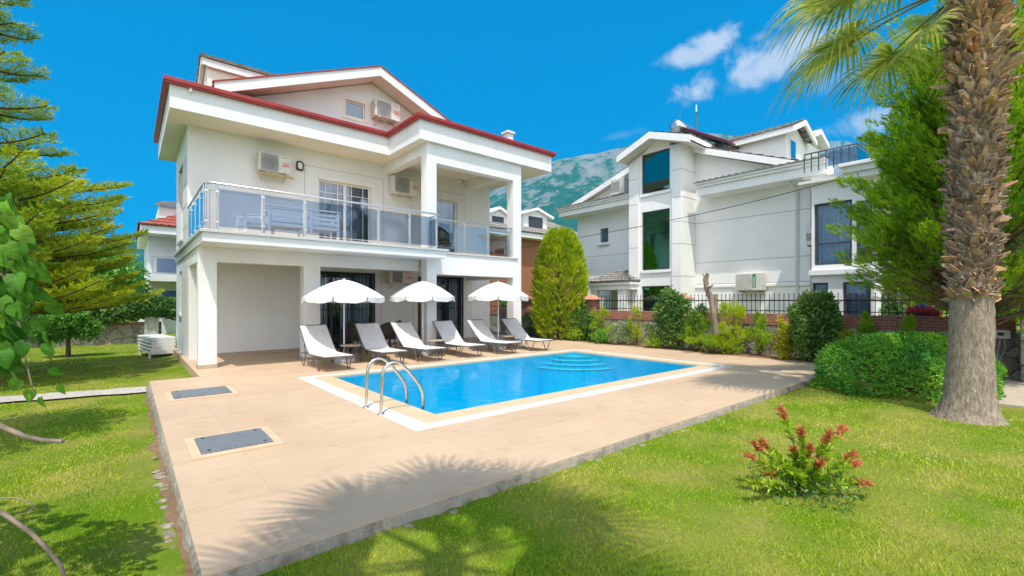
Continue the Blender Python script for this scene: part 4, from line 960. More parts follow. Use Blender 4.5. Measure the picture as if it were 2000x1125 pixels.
for k in range(5): mb.lathe([(.001, -.16), (.1, -.12), (.14, 0), (.1, .12), (.001, .16)], 14, (c.x, c.y - .22 + k * .11, c.z - .02 + .05 * math.sin(k * PI / 4)))
mb.build('body', REDP, t)
mb = MB(); mb.lathe([(.11, 0), (.09, .08), (.03, .13), (.001, .14)], 14, (c.x, c.y, c.z + .12)); mb.build('top', BLUEP, t)
mb = MB(); mb.box(c.x - .2, c.y - .35, -.1, c.x + .2, c.y + .35, c.z - .12); mb.build('base', BLUEP, t, .03)
# rear garden wall on the left
t = thing('rear_wall', 'low pale rubble stone wall at the back of the side lawn under the ivy', 'wall', (-2, 25.8, -.3))
mb = MB(); mb.box(-14, 25.8, -.5, 1.15, 26.1, .48); mb.build('stone_base', STONE, t); mb = MB(); mb.box(-14, 25.78, .48, 1.15, 26.12, .62); mb.build('brick_band', BRICKS, t)
mb = MB(); mb.box(.55, 25.66, -.4, 1.05, 25.79, .85); mb.build('concrete_pier', CONC, t, .01)

# ---------------------------------------------------------------- neighbouring white house on the right
t = NB = thing('neighbour_house', 'big white neighbouring house with a tall glazed stair tower beyond the brick-topped wall', 'house', (16.2, 9, 0))
XT, XM = 16.2, 17.2
yl = PX(1128, 400, XM).y; yr_ = PX(1583, 450, XM).y
tw = (9.10, 11.49)
sw = PX(1172, 447, XM), PX(1188, 472, XM)
mb = MB()
mb.wall_x(tw[1], yl, -.3, 5.9, XM, XM + .25, [(sw[1].y, sw[0].y, sw[1].z, sw[0].z)]); mb.wall_x(yr_, tw[0], -.3, 5.9, XM, XM + .25)
mb.box(XM + .25, yl - .25, -.3, 26, yl, 5.9); mb.box(XM + .25, yr_, -.3, 26, yr_ + .25, 5.9)
mb.build('wall', WHITE2, NB)
# gable wall above the eaves
ridge = (10.2, 8.05); Lr = PX(1100, 409, 16.85); Rr = PX(1580, 317, 16.85)
Lr = (Lr.y, Lr.z); Rr = (Rr.y, Rr.z)
mb = MB(); mb.ext([(XM, Rr[0] + .9, 5.9), (XM, Lr[0] - 1.2, 5.9), (XM, Lr[0] - .9, Lr[1] + .05), (XM, ridge[0], ridge[1] - .2), (XM, Rr[0] + .9, Rr[1] + .1)], (.25, 0, 0)); mb.build('gable_wall', WHITE2, NB)
mb = MB()
for e in (Lr, Rr):
    mb.ext([(16.85, e[0], e[1] - .24), (16.85, ridge[0], ridge[1] - .24), (16.85, ridge[0], ridge[1]), (16.85, e[0], e[1])], (.07, 0, 0))
mb.build('rake_board', WHITE2, NB)
mb = MB()
for e in (Lr, Rr): mb.ext([(16.92, e[0], e[1] - .2), (16.92, ridge[0], ridge[1] - .2), (16.92, ridge[0], ridge[1] - .12), (16.92, e[0], e[1] - .12)], (8, 0, 0))
mb.build('gable_soffit', SOFFIT, NB)
mb = MB(); tile_sheet(mb, (16.9, Rr[0], Rr[1]), (25, Rr[0], Rr[1]), (25, ridge[0], ridge[1]), (16.9, ridge[0], ridge[1]), 14, 26, .04, .04); tile_sheet(mb, (25, Lr[0], Lr[1]), (16.9, Lr[0], Lr[1]), (16.9, ridge[0], ridge[1]), (25, ridge[0], ridge[1]), 14, 26, .04, .04)
mb.build('roof', GREYTILE, NB)
# stair tower with three big panes
wy = (9.63, 10.90); tops = [(.2, 2.16), (2.80, 5.20), (5.93, 7.56)]
mb = MB(); mb.wall_x(tw[0], tw[1], -.3, 7.30, XT, XT + .22, [(wy[0], wy[1], a, min(b, 7.3)) for a, b in tops])
mb.ext([(XT, tw[0], 7.3), (XT, wy[0], 7.3), (XT, wy[0], 7.62), (XT, tw[0], 7.62)], (.22, 0, 0)); mb.ext([(XT, wy[1], 7.3), (XT, tw[1], 7.3), (XT, tw[1], 7.32), (XT, wy[1], 7.62)], (.22, 0, 0))
mb.ext([(XT, wy[0], 7.56), (XT, wy[1], 7.56), (XT, 10.5, 7.85), (XT, 10.16, 7.95), (XT, wy[0], 7.8)], (.22, 0, 0))
mb.box(XT + .22, tw[0], -.3, 19, tw[0] + .22, 7.6); mb.box(XT + .22, tw[1] - .22, -.3, 19, tw[1], 7.5)
mb.build('stair_tower', WHITE2, NB)
mb = MB(); mb.box(XT + 1.6, tw[0] + .3, -.2, XT + 1.7, tw[1] - .3, 7.4)
for z in (2.35, 5.45): mb.box(XT + .3, tw[0] + .3, z, XT + 1.6, tw[1] - .3, z + .2)
mb.build('stair_interior', pmat('stair_wall', (.62, .70, .62), rough=.9), NB)
for (a, b) in tops:
    mb = MB(); q = .05
    mb.box(XT + .06, wy[0], a, XT + .12, wy[0] + q, b); mb.box(XT + .06, wy[1] - q, a, XT + .12, wy[1], b); mb.box(XT + .06, wy[0] + q, a, XT + .12, wy[1] - q, a + q); mb.box(XT + .06, wy[0] + q, b - q, XT + .12, wy[1] - q, b)
    f = mb.build('tower_window', FRAMED, NB); mb = MB(); mb.box(XT + .085, wy[0] + q, a + q, XT + .095, wy[1] - q, b - q); mb.build('pane', TGLASS, f)
    mb = MB(); mb.box(XT - .06, wy[0] - .06, a - .12, XT + .06, wy[1] + .06, a - .001); mb.build('sill', WHITE2, f, .01)
mb = MB()
for (a, b) in ((tw[0], wy[0] - .12), (wy[1] + .12, tw[1])): mb.box(XT - .07, a, -.3, XT - .001, b, 7.25 if a > 10 else 7.5)
mb.build('pilaster', WHITE2, NB, .01)
# tower roof gable
A, B, C_ = (11.72, 7.60), (10.16, 8.19), (8.50, 7.62)
mb = MB()
for e in (A, C_): mb.ext([(15.6, e[0], e[1] - .27), (15.6, B[0], B[1] - .27), (15.6, B[0], B[1]), (15.6, e[0], e[1])], (.08, 0, 0))
mb.ext([(15.68, C_[0], C_[1] - .25), (19, C_[0], C_[1] - .25), (19, C_[0], C_[1]), (15.68, C_[0], C_[1])], (0, .06, 0)); mb.ext([(15.68, A[0], A[1] - .25), (19, A[0], A[1] - .25), (19, A[0], A[1]), (15.68, A[0], A[1])], (0, -.06, 0))
mb.build('rake_board', WHITE2, NB)
mb = MB()
for e in (A, C_): mb.ext([(15.68, e[0], e[1] - .24), (15.68, B[0], B[1] - .24), (15.68, B[0], B[1] - .17), (15.68, e[0], e[1] - .17)], (4, 0, 0))
mb.build('tower_soffit', SOFFIT, NB)
mb = MB(); tile_sheet(mb, (15.62, C_[0], C_[1]), (20, C_[0], C_[1]), (20, B[0], B[1]), (15.62, B[0], B[1]), 5, 14, .03, .03); tile_sheet(mb, (20, A[0], A[1]), (15.62, A[0], A[1]), (15.62, B[0], B[1]), (20, B[0], B[1]), 5, 14, .03, .03); mb.build('tower_roof', GREYTILE, NB)
# eaves with cornice along both wings
el = PX(1090, 410, 16.35); er = PX(1612, 330, 16.35)
for (ya, yb, z0, z1) in ((tw[1] + .02, el.y, 5.72, 6.12), (er.y, tw[0] - .5, 5.50, 5.96)):
    mb = MB(); mb.box(16.42, ya, z0, XM, yb, z1 - .16); mb.box(16.35, ya - .05 * (ya > 9), z1 - .159, XM, yb + .06, z1 - .06); mb.box(16.28, ya, z1 - .059, XM, yb + .1, z1); mb.build('eave', WHITE2, NB, .012)
    mb = MB(); tile_sheet(mb, (16.26, ya, z1 + .01), (16.26, yb + .1, z1 + .01), (XM, yb + .1, z1 + .16), (XM, ya, z1 + .16), 2, int((yb - ya) / .22), .035, .03); mb.build('eave_tiles', GREYTILE, NB)
mb = MB(); mb.box(16.5, er.y, 5.42, 19, yr_, 5.50); mb.build('eave_soffit', SOFFIT, NB)
# right end bay with the tall curtained windows
XB = 15.9; b0 = PX(1585, 450, XB).y; b1 = PX(1708, 450, 15.9).y
W1 = (PX(1664, 450, XB).y, PX(1590, 450, XB).y, 2.63, 4.48); W2 = (b1 + .06, PX(1672, 450, XB).y, 2.63, 4.40)
G1 = (PX(1618, 580, XB).y, b0 - .1, -.2, 2.10); G2 = (b1 + .08, PX(1646, 580, XB).y, -.2, 2.10)
G1 = (PX(1617, 580, XB).y, b0 - .02, -.2, 2.1)
mb = MB(); mb.wall_x(b1, b0, 2.3, 5.3, XB, XB + .2, [W1, W2]); mb.wall_x(b1, b0, -.3, 2.3, XB, XB + .2, [G1, G2])
mb.box(XB + .2, b1, -.3, 19, b1 + .2, 5.3); mb.box(XB + .2, b0 - .2, -.3, 19, b0, 5.3); mb.box(XB + .2, b1 + .2, 2.25, 19, b0 - .2, 2.45); mb.build('bay', WHITE2, NB)
for (ya, yb, za, zb_, up) in (W1 + (1,), W2 + (1,), G1 + (0,), G2 + (0,)):
    mb = MB(); q = .06; x = XB + .07
    mb.box(x, ya, za, x + .06, ya + q, zb_); mb.box(x, yb - q, za, x + .06, yb, zb_); mb.box(x, ya + q, za, x + .06, yb - q, za + q); mb.box(x, ya + q, zb_ - q, x + .06, yb - q, zb_)
    if up: mb.box(x, ya + q, za + .62, x + .06, yb - q, za + .66)
    elif yb - ya > .7: mb.box(x, (ya + yb) / 2 - .03, za + q, x + .06, (ya + yb) / 2 + .03, zb_ - q)
    f = mb.build('bay_window', FRAMED, NB); mb = MB(); mb.box(x + .028, ya + q, za + q, x + .034, yb - q, zb_ - q); mb.build('pane', BGLASS, f)
    mb = MB(); n = 40; vs = []
    for i in range(n + 1): y = ya + .03 + (yb - ya - .06) * i / n; dx = .03 * math.sin(i * 1.55) ; vs += [(x + .22 + dx, y, za), (x + .22 + dx, y, zb_)]
    mb.add(vs, [(2 * i, 2 * i + 1, 2 * i + 3, 2 * i + 2) for i in range(n)], True); mb.build('curtain', CURT, f)
cz = PX(1680, 318, 15.5).z; c0 = PX(1643, 330, 15.5).y
mb = MB(); mb.box(15.62, b1 - .3, 5.02, 19, c0 - .03, 5.18); mb.box(15.52, b1 - .4, 5.181, 19, c0, 5.34); mb.box(15.42, b1 - .5, 5.341, 19, c0 + .06, 5.44); mb.build('bay_cornice', WHITE2, NB, .012)
mb = MB(); mb.box(15.7, c0, 5.1, 19, b0 + .3, 5.18); mb.build('bay_soffit', SOFFIT, NB)
mb = MB(); mb.box(15.78, b1 - .1, 2.32, XB - .001, b0 + .05, 2.48); mb.build('bay_ledge', WHITE2, NB, .01)
q = PX(1557, 450, XM - .05).y
mb = MB(); mb.tube([(16.6, q + .1, 5.5), (XM - .06, q, 5.25), (XM - .06, q, 0)], .05, 8); mb.build('downpipe', PLASTIC, NB)
mb = MB()
for z in (5.6, 4.6, 3.04, 2.2): 
    if z < 5: mb.box(XM - .004, yr_, z, XM - .001, tw[0], z + .018); 
for z in (5.55, 4.6, 3.75, 2.5, 1.5, 6.6): mb.box(XT - .0735, tw[0], z, XT - .0705, wy[0] - .12, z + .018); mb.box(XT - .0735, wy[1] + .12, z, XT - .0705, tw[1], z + .018); mb.box(XT - .07, tw[0] - .004, z, XM, tw[0] - .001, z + .018)
for z in (1.2, 2.6, 3.7): mb.box(XM - .004, tw[1], z, XM - .001, yl, z + .015)
mb.build('wall_joint', GROOVE, NB)
mb = MB(); mb.box(XM + .1, sw[1].y, sw[1].z, XM + .12, sw[0].y, sw[0].z); f = mb.build('small_window', FRAMED, NB); mb = MB(); mb.box(XM + .09, sw[1].y + .05, sw[1].z + .05, XM + .0995, sw[0].y - .05, sw[0].z - .05); mb.build('pane', WGLASS, f)
mb = MB(); mb.box(XM - .12, sw[1].y - .12, sw[1].z - .14, XM - .001, sw[0].y + .12, sw[1].z - .03); mb.build('sill', WHITE2, f, .01)
mb = MB(); mb.box(XM - .05, yr_, 2.06, XM - .005, tw[0], 2.16); mb.build('string_course', WHITE2, NB, .01)
# dormers on the right slope
d1 = PX(1553, 246, 18.2); d0 = PX(1405, 288, 18.2)
mb = MB(); mb.box(18.35, d1.y + .35, 6.2, 20.4, d0.y, d1.z - .12); mb.build('dormer_wall', WHITE2, NB)
mb = MB(); w = 1.15; xr = 19.35
mb.ext([(18.1, d1.y, d1.z - .2), (xr, d1.y, d1.z + .32), (20.6, d1.y, d1.z - .2), (20.6, d1.y, d1.z), (xr, d1.y, d1.z + .52), (18.1, d1.y, d1.z)], (0, .08, 0)); mb.box(18.1, d1.y + .08, d1.z - .2, 18.17, d0.y, d1.z); mb.ext([(18.35, d1.y + .35, d1.z - .13), (20.4, d1.y + .35, d1.z - .13), (xr, d1.y + .35, d1.z + .35)], (0, .1, 0)); mb.build('dormer_fascia', WHITE2, NB)
mb = MB(); tile_sheet(mb, (18.08, d1.y, d1.z + .01), (18.08, d0.y + 3, d1.z + .01), (xr, d0.y + 3, d1.z + .53), (xr, d1.y, d1.z + .53), 4, 22, .04, .04); tile_sheet(mb, (20.6, d0.y + 3, d1.z), (20.6, d1.y, d1.z), (xr, d1.y, d1.z + .53), (xr, d0.y + 3, d1.z + .53), 4, 22); mb.build('dormer_roof', GREYTILE, NB)
mb = MB(); mb.box(18.62, d1.y + .30, d1.z - 1.05, 19.25, d1.y + .349, d1.z - .25); f = mb.build('dormer_window', FRAMEW, NB); mb = MB(); mb.box(18.68, d1.y + .29, d1.z - 1.0, 19.19, d1.y + .2995, d1.z - .3); mb.build('pane', WGLASS, f)
e1 = PX(1600, 268, 21.0)
mb = MB(); mb.box(20.45, e1.y + .3, 6.2, 22.1, e1.y + 3, e1.z - .2); mb.ext([(20.3, e1.y, e1.z - .18), (21.3, e1.y, e1.z + .2), (22.3, e1.y, e1.z - .18), (22.3, e1.y, e1.z), (21.3, e1.y, e1.z + .4), (20.3, e1.y, e1.z)], (0, 3, 0)); mb.build('small_dormer', WHITE2, NB)
# roof terrace balustrade above the bay
r0 = PX(1572, 305, 15.75); r1 = PX(1675, 281, 15.75); zr0 = r1.z
mb = MB(); mb.tube([(15.7, r0.y, zr0), (15.7, r1.y, zr0), (17.6, r1.y, zr0)], .022, 8); BR = mb.build('terrace_balustrade', FRAMED, NB)
n = 7
for i in range(n + 1):
    y = r0.y + (r1.y - r0.y) * i / n; mb = MB(); mb.box(15.69, y - .012, 5.44, 15.715, y + .012, zr0); mb.build('post', FRAMED, BR)
mb = MB(); mb.box(15.695, r1.y + .02, 5.5, 15.70, r0.y - .6, zr0 - .05); mb.box(15.72, r1.y, 5.5, 17.6, r1.y + .006, zr0 - .05); mb.build('glass_panel', glassmat('blue_glass', (.32, .50, .62), 1.6), BR)
# porch
pa = PX(1150, 537, 15.6); pb = PX(1231, 531, 15.6); pk = PX(1192, 514, 16.3)
mb = MB(); mb.box(15.62, pb.y, 2.02, XM, pa.y, 2.22); mb.box(15.56, pb.y - .05, 2.221, XM, pa.y + .05, 2.34); mb.build('porch_beam', WHITE2, NB, .01)
mb = MB(); z0_ = 2.36; xk = 16.5; yk1 = pb.y + .95; yk2 = pa.y - .95
tile_sheet(mb, (15.52, pb.y - .06, z0_), (15.52, pa.y + .06, z0_), (xk, yk2, z0_ + .5), (xk, yk1, z0_ + .5), 5, 13, .05, .05)
tile_sheet(mb, (XM, pb.y - .06, z0_), (15.52, pb.y - .06, z0_), (xk, yk1, z0_ + .5), (XM, yk1, z0_ + .5), 5, 8, .05, .05); tile_sheet(mb, (15.52, pa.y + .06, z0_), (XM, pa.y + .06, z0_), (XM, yk2, z0_ + .5), (xk, yk2, z0_ + .5), 5, 8, .05, .05)
mb.quad((xk, yk1, z0_ + .5), (XM, yk1, z0_ + .5), (XM, yk2, z0_ + .5), (xk, yk2, z0_ + .5)); mb.build('porch_roof', GREYTILE, NB)
c0_ = PX(1222, 580, 15.66).y; c1_ = PX(1206, 580, 15.66).y
mb = MB(); mb.box(15.66, c0_, -.3, 15.96, c1_, 2.02); mb.box(15.62, c0_ - .04, -.3, 16.0, c1_ + .04, 1.0); mb.build('porch_column', WHITE2, NB, .015)
mb = MB(); mb.box(15.66, pa.y - .35, -.3, 15.96, pa.y - .05, 2.02); mb.build('porch_column', WHITE2, NB, .015)
mb = MB(); mb.box(XM - .03, pb.y + .1, -.3, XM - .005, pa.y, 2.0); mb.build('porch_wall', pmat('cream_wall', (.66, .55, .36), (.6, .5, .32), rough=.8), NB)

def ac_x(label, u0, v0, u1, v1, x, xb, group):
    a = PX(u0, v0, x); b = PX(u1, v1, x); y1, y0, z1, z0 = a.y, b.y, a.z, b.z
    t = thing('air_conditioner', label, 'air conditioner', (x, (y0 + y1) / 2, z0), group); w = y1 - y0; h = z1 - z0
    mb = MB(); mb.box(x, y0, z0, xb - .04, y1, z1); mb.build('casing', ACW, t, .012)
    cy, cz, rr = y1 - w * .36, (z0 + z1) / 2, min(h * .42, w * .3); mb = MB()
    for k in range(9): zz = cz - rr + 2 * rr * k / 8; mb.box(x - .01, cy - rr, zz - .008, x - .002, cy + rr, zz + .008)
    for k in range(5): yy = cy - rr + 2 * rr * k / 4; mb.box(x - .014, yy - .006, cz - rr, x - .0105, yy + .006, cz + rr)
    mb.build('fan_grille', ACW if 'green' in label else ACG, t)
    mb = MB()
    for yy in (y0 + w * .15, y1 - w * .15): mb.box(x, yy - .02, z0 - .04, xb, yy + .02, z0)
    mb.build('bracket', GUN, t); return t, y0, y1, z0, z1
g_ = 'air conditioners on the neighbouring house'
t, y0_, y1_, z0_, z1_ = ac_x('white air conditioner with a green vertical sticker on the neighbouring wall above the fence', 1436, 535, 1488, 567, XM - .42, XM, g_)
mb = MB(); mb.box(XM - .425, y0_ + .2, z0_ + .1, XM - .4205, y0_ + .31, z1_ - .03); s_ = mb.build('sticker', pmat('green_sticker', (.03, .28, .12), rough=.5), t)
mb = MB()
for k in range(5): z = z0_ + .14 + k * .07; mb.box(XM - .428, y0_ + .225, z, XM - .4255, y0_ + .285, z + .035)
mb.build('sticker_marks', PLASTIC, t)
ac_x('white air conditioner beside the tall curtained window of the neighbouring bay', 1574, 447, 1600, 477, XB + .25, XM, g_)
ac_x('white air conditioner on the eave left of the glazed stair tower', 1193, 352, 1219, 376, 16.5, 17.0, g_)

# solar water heater and mast on the neighbour roof
s0 = PX(1332, 246, 17.6); s1 = PX(1424, 277, 16.9)
t = thing('solar_water_heater', 'solar water heater with a silver tank and dark red panel on the neighbouring roof', 'solar heater', (17.4, 9.3, 8))
a0 = PX(1333, 247, 17.3); a1 = PX(1418, 272, 17.3)
mb = MB(); mb.ext([a0, a1, a1 + Vector((1.3, 0, 0)), a0 + Vector((1.3, 0, 0))], (0, 0, -.09)); mb.build('panel', pmat('collector_red', (.20, .015, .03), (.14, .01, .02), rough=.35), t, .01)
mb = MB(); mb.ext([a0 + Vector((-.02, .03, -.095)), a1 + Vector((-.02, -.03, -.095)), a1 + Vector((1.32, -.03, -.095)), a0 + Vector((1.32, .03, -.095))], (0, 0, -.06))
for (f_, dx) in ((.1, 0), (.1, 1.25), (.5, 0), (.5, 1.25), (.92, 0), (.92, 1.25)):
    p = a0.lerp(a1, f_) + Vector((dx, 0, -.15)); mb.beam(p, (p.x, p.y, 7.2), .035)
mb.beam(a0.lerp(a1, .1) + Vector((0, 0, -.9)), a0.lerp(a1, .92) + Vector((0, 0, -.3)), .03); mb.beam(a0.lerp(a1, .5) + Vector((0, 0, -.2)), (a1.x, a1.y + .1, 7.25), .03); mb.beam((a0.x, a0.y, 7.6), (a1.x, a1.y, 7.3), .035)
mb.build('stand', IRON, t)
k = PX(1322, 250, 17.5); mb = MB(); mb.tube([(17.2, k.y - .05, k.z + .02), (17.25, k.y - .05, k.z + .02), (18.7, k.y - .05, k.z + .02), (18.75, k.y - .05, k.z + .02)], [.12, .25, .25, .12], 16); mb.build('tank', ALU, t)
mb = MB(); mb.beam((17.4, k.y - .05, k.z - .2), (17.4, k.y, 7.7), .04); mb.beam((18.5, k.y - .05, k.z - .2), (18.5, k.y, 7.7), .04); mb.build('tank_leg', ALU, t)
p = PX(1361, 205, 18.0); q = PX(1359, 250, 18.0); t = thing('antenna_mast', 'thin antenna mast standing right of the solar tank', 'antenna', (q.x, q.y, 7.5)); mb = MB(); mb.tube([(q.x, q.y, 7.6), tuple(q), tuple(p)], [.03, .03, .02], 6); mb.build('mast', GUN, t)
mb = MB(); mb.tube([(p.x - .05, p.y, p.z - .02), (p.x - .05, p.y, p.z - .3)], .035, 6); mb.build('aerial', PLASTIC, t)
p = PX(1328, 214, 18.0); t = thing('antenna_mast', 'thin short antenna rod standing behind the silver solar tank', 'antenna', (p.x, p.y, 7.5)); mb = MB(); mb.tube([(p.x, p.y, 7.6), tuple(p)], .014, 5); mb.build('mast', GUN, t)
# overhead cable
pts = []
for i in range(25):
    f = i / 24; u = 1085 + (1640 - 1085) * f; v = 472 + (350 - 472) * f; pts.append(PX(u, v + 8 * math.sin(f * PI), 15.3 - .2 * f))
pts = [pts[0] + (pts[0] - pts[1]) * 20] + pts
mb = MB(); mb.tube(pts, .011, 5); tag(mb.build('overhead_cable', IRON), 'thin dark overhead cable crossing in front of the neighbouring stair tower', 'cable')

# ---------------------------------------------------------------- houses farther back
t = thing('brown_house', 'distant house with brown boarded walls and a white dormer behind the clipped conifer', 'house', (22.9, 26, 0))
BROWN = pmat('brown_boards', (.36, .14, .06), (.28, .10, .045), rough=.7, scale=2, stretch=(14, 14, .4))
mb = MB(); mb.box(20, 26, -.3, 30, 33, 6.3); mb.build('wall', BROWN, t)
a = PY(950, 400, 25); mb = MB(); mb.box(17.5, 25.2, 6.3, 31, 34, 6.65); mb.build('eave', WHITE2, t)
mb = MB(); tile_sheet(mb, (17.4, 25.1, 6.68), (31, 25.1, 6.68), (29, 29, 8.6), (18.5, 29, 8.6), 8, 60, .05, .06); mb.build('roof', GREYTILE, t)
for (u0, u1, vt, vb) in ((1018, 1082, 399, 442), (950, 1003, 398, 445)):
    a = PY(u0, vt, 26); b = PY(u1, vb, 26); cx = (a.x + b.x) / 2; w = (b.x - a.x) / 2
    mb = MB(); mb.box(cx - w * .72, 26.3, 7, cx + w * .72, 29, a.z - .5); mb.ext([(cx - w * .72, 26.3, a.z - .5), (cx + w * .72, 26.3, a.z - .5), (cx, 26.3, a.z - .1)], (0, 2.5, 0)); d = mb.build('dormer', WHITE2, t)
    mb = MB(); mb.ext([(cx - w, 26, a.z - .75), (cx, 26, a.z - .2), (cx + w, 26, a.z - .75), (cx + w, 26, a.z - .55), (cx, 26, a.z), (cx - w, 26, a.z - .55)], (0, 3, 0)); mb.build('dormer_roof', WHITE2, d)
    mb = MB(); mb.box(cx - w * .42, 26.25, a.z - 1.55, cx + w * .42, 26.299, a.z - .72); mb.build('dormer_window', FRAMED, d)
t = thing('left_house', 'white house with red roof tiles and a glass balcony beyond the rear garden wall', 'house', (1, 30, 0))
a = PY(290, 460, 30); mb = MB(); mb.box(a.x, 30, -.5, 9, 38, 5.0); mb.box(.55, 30.6, -.5, a.x, 38, 2.0); mb.build('wall', WHITE, t)
mb = MB(); mb.box(.45, 28.6, 4.9, 9, 38, 5.28); mb.build('eave', WHITE, t)
mb = MB(); tile_sheet(mb, (.38, 28.5, 5.3), (9, 28.5, 5.3), (9, 31.5, 6.6), (2.8, 31.5, 6.6), 6, 30, .04, .05); tile_sheet(mb, (.38, 38, 5.3), (.38, 28.5, 5.3), (2.8, 31.5, 6.6), (2.8, 38, 6.6), 6, 30, .04, .05); mb.build('roof', REDTILE, t)
b = PY(311, 398, 31); mb = MB(); mb.box(b.x, 31, 5.3, 6, 35, b.z - .1); mb.build('dormer', WHITE, t); mb = MB(); tile_sheet(mb, (b.x - .2, 30.8, b.z - .1), (6, 30.8, b.z - .1), (6, 32.5, b.z + .4), (b.x + .3, 32.5, b.z + .4), 4, 20, .05, .06); mb.build('dormer_roof', GREYTILE, t)
mb = MB(); mb.box(.8, 28.8, 2.55, 9, 30, 2.9); mb.build('balcony_slab', WHITE, t)
mb = MB(); mb.box(.9, 28.9, 3.75, 9, 28.94, 3.8); mb.box(.9, 28.9, 2.9, .94, 28.94, 3.75); R_ = mb.build('balcony_rail', ALU, t); mb = MB(); mb.box(1.1, 28.91, 3.0, 9, 28.92, 3.7); mb.build('glass_panel', GLASS, R_)
mb = MB(); mb.box(1.3, 29.95, .9, 4, 29.995, 2.2); f = mb.build('window', FRAMEW, t); mb = MB(); mb.box(1.38, 29.94, 1.0, 3.9, 29.9495, 1.55); mb.box(1.38, 29.94, 1.62, 3.9, 29.9495, 2.1); mb.build('pane', WGLASS, f)

# ---------------------------------------------------------------- mountains
def ridge_mesh(name, us, tops, d0, d1, mat, seed, rough=22.):
    rg = np.random.default_rng(seed); nu, nr = 360, 90
    U = np.linspace(us[0], us[-1], nu); T = np.interp(U, us, tops); r = np.linspace(0, 1.25, nr)
    def nz1(a, b, k): 
        o = 0
        for i in range(7):
            f = k * 1.9 ** i; ph = rg.random(4) * 6.28
            o = o + (np.sin(a * f + ph[0] + 1.7 * np.sin(b * f * .7 + ph[1])) * np.cos(b * f * 1.1 + ph[2] + 1.3 * np.sin(a * f * .6 + ph[3]))) / 1.55 ** i
        return o
    UU, RR = np.meshgrid(U, r); TT = np.interp(UU, us, tops)
    D = d0 + (d1 - d0) * RR; l = (UU - 1000) / FP
    X = (FW[0] + RT[0] * l) * D; Y = (FW[1] + RT[1] * l) * D
    Htop = CH + (HY - TT) / FP * d1
    prof = np.where(RR < 1, .12 * RR + .88 * RR ** 1.7, 1 - (RR - 1) * 1.2)
    n_ = nz1(X / 260, Y / 260, 1.0)
    Z = Htop * prof + n_ * rough * np.clip(RR * 1.4, 0, 1) * np.where(RR > .93, .25, 1)
    V_ = np.stack([X, Y, Z], -1).reshape(-1, 3)
    F = [(j * nu + i, j * nu + i + 1, (j + 1) * nu + i + 1, (j + 1) * nu + i) for j in range(nr - 1) for i in range(nu - 1)]
    me = bpy.data.meshes.new(name); me.from_pydata(V_.tolist(), [], F); me.polygons.foreach_set('use_smooth', [True] * len(F)); me.materials.append(mat)
    o = bpy.data.objects.new(name, me); COL.objects.link(o); return tag(o, kind='structure')
m, t, o = new_mat('mountain_side'); n = t.nodes; l = t.links
g = n.new('ShaderNodeNewGeometry'); sp = n.new('ShaderNodeSeparateXYZ'); l.new(g.outputs['Position'], sp.inputs[0])
na = n.new('ShaderNodeTexNoise'); na.inputs['Scale'].default_value = .022; na.inputs['Detail'].default_value = 9; na.inputs['Roughness'].default_value = .68; l.new(g.outputs['Position'], na.inputs['Vector'])
mp_ = n.new('ShaderNodeMapping'); mp_.inputs['Scale'].default_value = (1, 1, .45); l.new(g.outputs['Position'], mp_.inputs[0]); l.new(mp_.outputs[0], na.inputs['Vector'])
h = n.new('ShaderNodeMapRange'); h.inputs['From Min'].default_value = 150; h.inputs['From Max'].default_value = 420; l.new(sp.outputs[2], h.inputs['Value'])
ad = n.new('ShaderNodeMath'); ad.operation = 'MULTIPLY_ADD'; ad.inputs[1].default_value = .17; l.new(h.outputs[0], ad.inputs[0]); l.new(na.outputs['Fac'], ad.inputs[2])
r = n.new('ShaderNodeValToRGB'); r.color_ramp.elements[0].position = .50; r.color_ramp.elements[1].position = .86
r.color_ramp.elements[0].color = (.022, .085, .05, 1); r.color_ramp.elements[1].color = (.27, .26, .26, 1); e = r.color_ramp.elements.new(.62); e.color = (.04, .12, .07, 1); e = r.color_ramp.elements.new(.66); e.color = (.15, .18, .16, 1)
l.new(ad.outputs[0], r.inputs[0]); p = n.new('ShaderNodeBsdfDiffuse'); l.new(r.outputs[0], p.inputs[0]); l.new(p.outputs[0], o.inputs[0])
bp = n.new('ShaderNodeBump'); bp.inputs['Strength'].default_value = 1; bp.inputs['Distance'].default_value = 8; l.new(na.outputs['Fac'], bp.inputs['Height']); l.new(bp.outputs[0], p.inputs['Normal'])
MOUNT = m
ridge_mesh('mountain', [-500, 120, 225, 270, 330, 480, 700, 850, 955, 1020, 1085, 1150, 1190, 1225, 1300, 1380, 1430, 1500, 1560, 1620, 1700, 1760, 1850, 2000, 2500],
           [560, 520, 480, 461, 455, 440, 420, 400, 372, 340, 313, 303, 296, 286, 270, 262, 263, 270, 282, 290, 300, 320, 360, 420, 500], 420, 1500, MOUNT, 4)
ridge_mesh('far_mountain', [1380, 1480, 1540, 1600, 1650, 1700, 1780, 1900, 2200], [300, 280, 268, 276, 274, 283, 300, 340, 420], 1700, 2600, MOUNT, 9, 30.)

